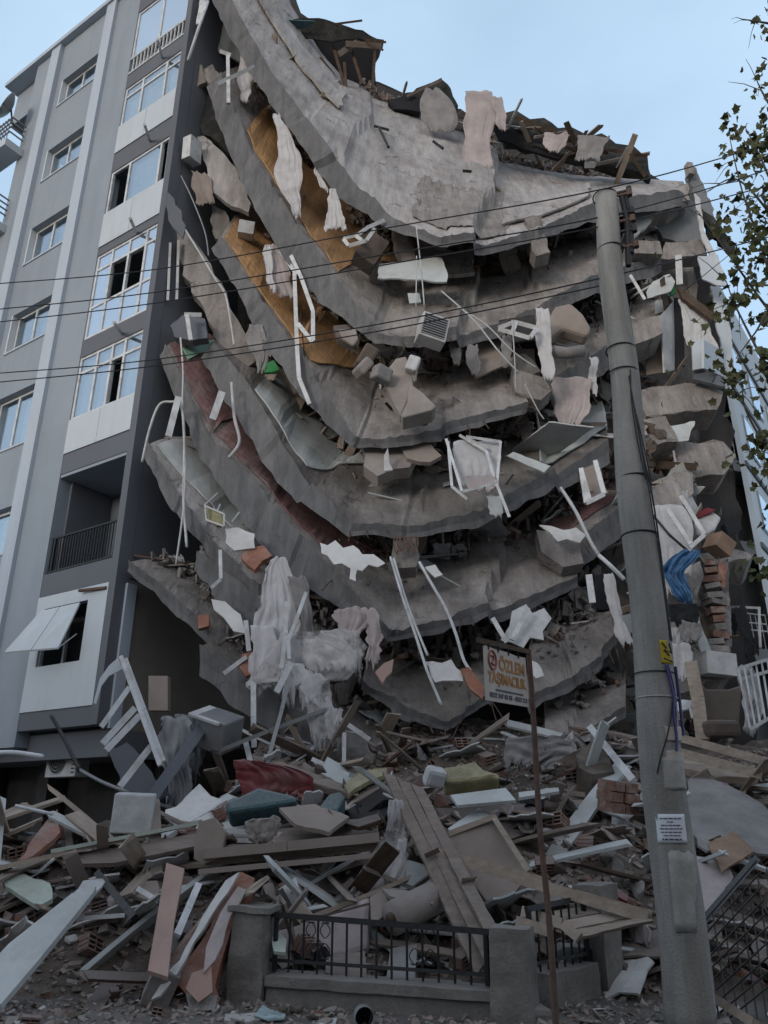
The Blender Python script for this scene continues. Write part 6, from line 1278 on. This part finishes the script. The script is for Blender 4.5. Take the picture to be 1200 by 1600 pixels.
# ------------------------------------------------------------------ each loose piece is described by its look and its neighbour
LM=[(640,605,'the beige upturned armchair'),(675,518,'the hanging air conditioner'),(745,745,'the tangled drying rack'),(632,862,'the crushed column stub'),(890,505,'the pale folded mattress'),(850,535,'the white bunched curtain'),(895,615,'the pinkish stained curtain'),(810,515,'the flat white window frame'),(475,520,'the long bent window frame'),(452,250,'the long hanging curtain'),(524,330,'the bright skirt-like curtain'),(645,420,'the whitish propped board'),(570,365,'the small white frame'),(540,530,'the dark bent armchair'),(610,718,'the crushed beige cabinet'),(550,870,'the white ragged plaster sheet'),(925,755,'the white frame by the pole'),(875,832,'the sheet on the pinkish tiles'),(430,930,'the big bunched curtain'),(480,1040,'the lace curtain'),(562,990,'the pink grey bedsheet'),(345,795,'the wire basket'),(375,842,'the white plaster scrap'),(316,970,'the small orange wall piece'),(355,965,'the ragged wall sheet'),(397,1115,'the upright white bar'),(340,1135,'the tipped metal box'),(215,1130,'the ladder-like white frame'),(209,1270,'the white square block'),(60,1300,'the orange slab at left'),(45,1390,'the pale green foam board'),(70,1480,'the wide leaning board'),(262,1430,'the pinkish upright board'),(320,1470,'the orange wall fragment'),(160,1340,'the long whitish plank'),(180,1400,'the dark iron bar'),(410,1250,'the large teal cushion'),(425,1212,'the dark red blanket'),(520,1253,'the small teal cushion'),(490,1276,'the grey broken board'),(450,1330,'the broken brown cabinet'),(595,1340,'the translucent plastic sheet'),(570,1212,'the yellow green foam'),(655,1290,'the grey door panel'),(735,1205,'the yellow foam mattress'),(679,1214,'the white bucket lump'),(755,1245,'the flat white panel'),(840,1235,'the small white panel'),(835,1170,'the rolled bedding bag'),(765,1340,'the beige cabinet door'),(955,1180,'the white slanting profile'),(925,1190,'the earth clump'),(965,1245,'the brick masonry block'),(800,1360,'the cracked crossing plank'),(960,1395,'the red plastic scrap'),(915,1440,'the flat boards on the fence'),(510,1460,'the slumped mattress'),(650,1415,'the carpet roll'),(455,1400,'the curved chair back'),(628,1505,'the grey ribbed bin'),(392,1480,'the left fence pillar'),(806,1500,'the middle fence pillar'),(935,1480,'the right fence pillar'),(788,1055,'the orange lettered sign'),(835,1140,'the rusty sign post'),(845,1320,'the middle of the sign post'),(690,1050,'the sheet on the lowest slab'),(740,1070,'the orange leaning board'),(1038,1294,'the printed notice'),(1040,1090,'the yellow hazard plate'),(1030,1200,'the torn posters'),(1140,1270,'the grey tarpaulin'),(1142,1330,'the cardboard sheet'),(1110,1380,'the pinkish hanging sheet'),(1150,1450,'the wire mesh'),(1125,1110,'the brown armchair'),(1090,1100,'the wooden post'),(1068,1103,'the white chair seat'),(1178,1090,'the tipped white railing'),(1118,960,'the brick pier'),(1116,1040,'the low white cabinet'),(1066,900,'the blue tarp'),(1050,850,'the white plastic curtain'),(1105,818,'the mattress with red edge'),(1124,852,'the cardboard box'),(1165,985,'the hanging black jacket'),(1060,1005,'the clothes spill'),(1062,678,'the white slanted board'),(1110,565,'the white balcony box'),(1035,540,'the open wardrobe'),(1088,505,'the pleated curtain'),(1035,450,'the white angular board'),(1000,398,'the rough concrete block'),(1061,425,'the white upright post'),(1052,340,'the stepped wall panel'),(400,545,'the grey white cloth bundle'),(430,420,'the lilac grey curtain'),(338,635,'the lath on the red flooring'),(285,750,'the tall arched cable'),(665,960,'the left cable bundle'),(700,960,'the right cable bundle'),(900,780,'the kinked pale pipe'),(820,985,'the crumpled plastic sheet'),(962,950,'the twisted curtain'),(880,1050,'the cracked slab by the sign'),(568,1590,'the tin can'),(420,1584,'the litter packet'),(375,1590,'the flat pale slab piece'),(1075,1540,'the foot of the pole'),(735,1480,'the lower door panel end')]
LOOK={'pale_board_x':'pale','weathered_wood':'grey brown','pale_wood':'pale','dark_wood':'dark brown','beige_panel':'beige','clay_brick':'brick red','concrete':'light grey','dark_concrete':'dark grey','rubble_dirt':'earthy brown','pale_board':'pale grey','white_plaster':'white','dirty_white_metal':'dull white','grey_fabric':'grey','pink_grey_fabric':'pinkish','brown_upholstery':'dark brown','white_curtain':'white','beige_upholstery':'beige','black_fabric':'black','grey_metal':'grey','white_plastic':'white','rusty_steel':'rusty'}
LB={'plank':'splintered plank','brick':'hollow clay brick','chunk':'broken lump','sheet':'broken board','cloth':'fabric scrap','bar':'thin frame bar'}
cnt={}; NUM=['','second ','third ','fourth ','fifth ','sixth ','seventh ','eighth ']
info=[]
for o,k in DEB:
    x,y=px(o.location); l=min(LM,key=lambda q:(q[0]-x)**2+(q[1]-y)**2); dx,dy=x-l[0],y-l[1]; ds=math.hypot(dx,dy)
    rel='at' if ds<22 else ('left of' if dx<0 else 'right of') if abs(dx)>abs(dy) else ('above' if dy<0 else 'below')
    info.append((ds,o,k,rel,l[2]))
info.sort(key=lambda q:q[0])
for ds,o,k,rel,lm in info:
    col=LOOK.get(o.data.materials[0].name,'grey'); key=(col,k,rel,lm); c=cnt.get(key,0); cnt[key]=c+1
    o['label']=(col+' '+LB[k]+' '+rel+' '+lm) if c==0 else '%s %s %s %s, %snearest'%(col,LB[k],rel,lm,NUM[min(c,7)])

def layer(key,zl,n,u0,t1,smax=.13,lift=.8):
    mb=MB(); nu=(len(SL[key][1])-1)//SL[key][2]; rg=random.Random(len(zl)+n)
    for _ in range(n):
        u=rg.uniform(u0,nu-.05); t=abs(rg.gauss(0,t1*.6)); t=min(t,.97); q=S(key,u,t)+SN(key,u,t)*(rg.uniform(.02,.15+lift*(1-t/t1)) if t<t1 else .035); s_=rg.uniform(.02,smax)*(1 if t<t1 else .35)
        rot=Euler((rg.uniform(0,6),rg.uniform(0,6),rg.uniform(0,6))).to_matrix(); mb.box(q,rot@Vector((s_*rg.uniform(.6,2.2),0,0)),rot@Vector((0,s_*rg.uniform(.3,1),0)),rot@Vector((0,0,s_*rg.uniform(.08,.5))))
        for v in mb.v[-8:]: v+=Vector((rg.uniform(-1,1),rg.uniform(-1,1),rg.uniform(-1,1)))*s_*.25
    mb.build('rubble_layer',['gravel','concd','conc','gravel'][n%4],None,zl,'rubble',None,'stuff')
layer('B','brown and grey fragments packed under the roof slab',900,3.2,.42); layer('B','pale crumbs and chips packed under the roof slab',402,2.0,.3,.1)
layer('C','brown fragments packed between second and third slab',900,2.8,.42); layer('C','pale crumbs between second and third slab',402,1.5,.3,.1)
layer('D','brown fragments packed between third and fourth slab',900,2.8,.42); layer('D','pale crumbs between third and fourth slab',402,2.0,.3,.1)
layer('E','brown fragments packed between fourth and fifth slab',900,3.4,.4); layer('E','pale crumbs between fourth and fifth slab',402,1.2,.3,.09)
layer('G','dark fragments under the fifth slab on the lowest centre slab',501,0,.5); layer('G2','chips covering the cracked slab behind the sign',402,0,.5); layer('F2','chips and lumps on the slab limb under the curtains',402,0,.6,.1,.3); layer('I','broken chips on the lowest left slab',402,0,.5); layer('C2','chips on the slab end behind the pole',202,0,.5); layer('E2','chips on the pinkish tiled slab end',202,0,.5,.08); layer('A','reddish crumbs along the torn upper edge of the roof slab',400,3.4,.06,.09,.03); layer('H','chips on the limb above the beige side wall',250,0,.5,.08,.1)
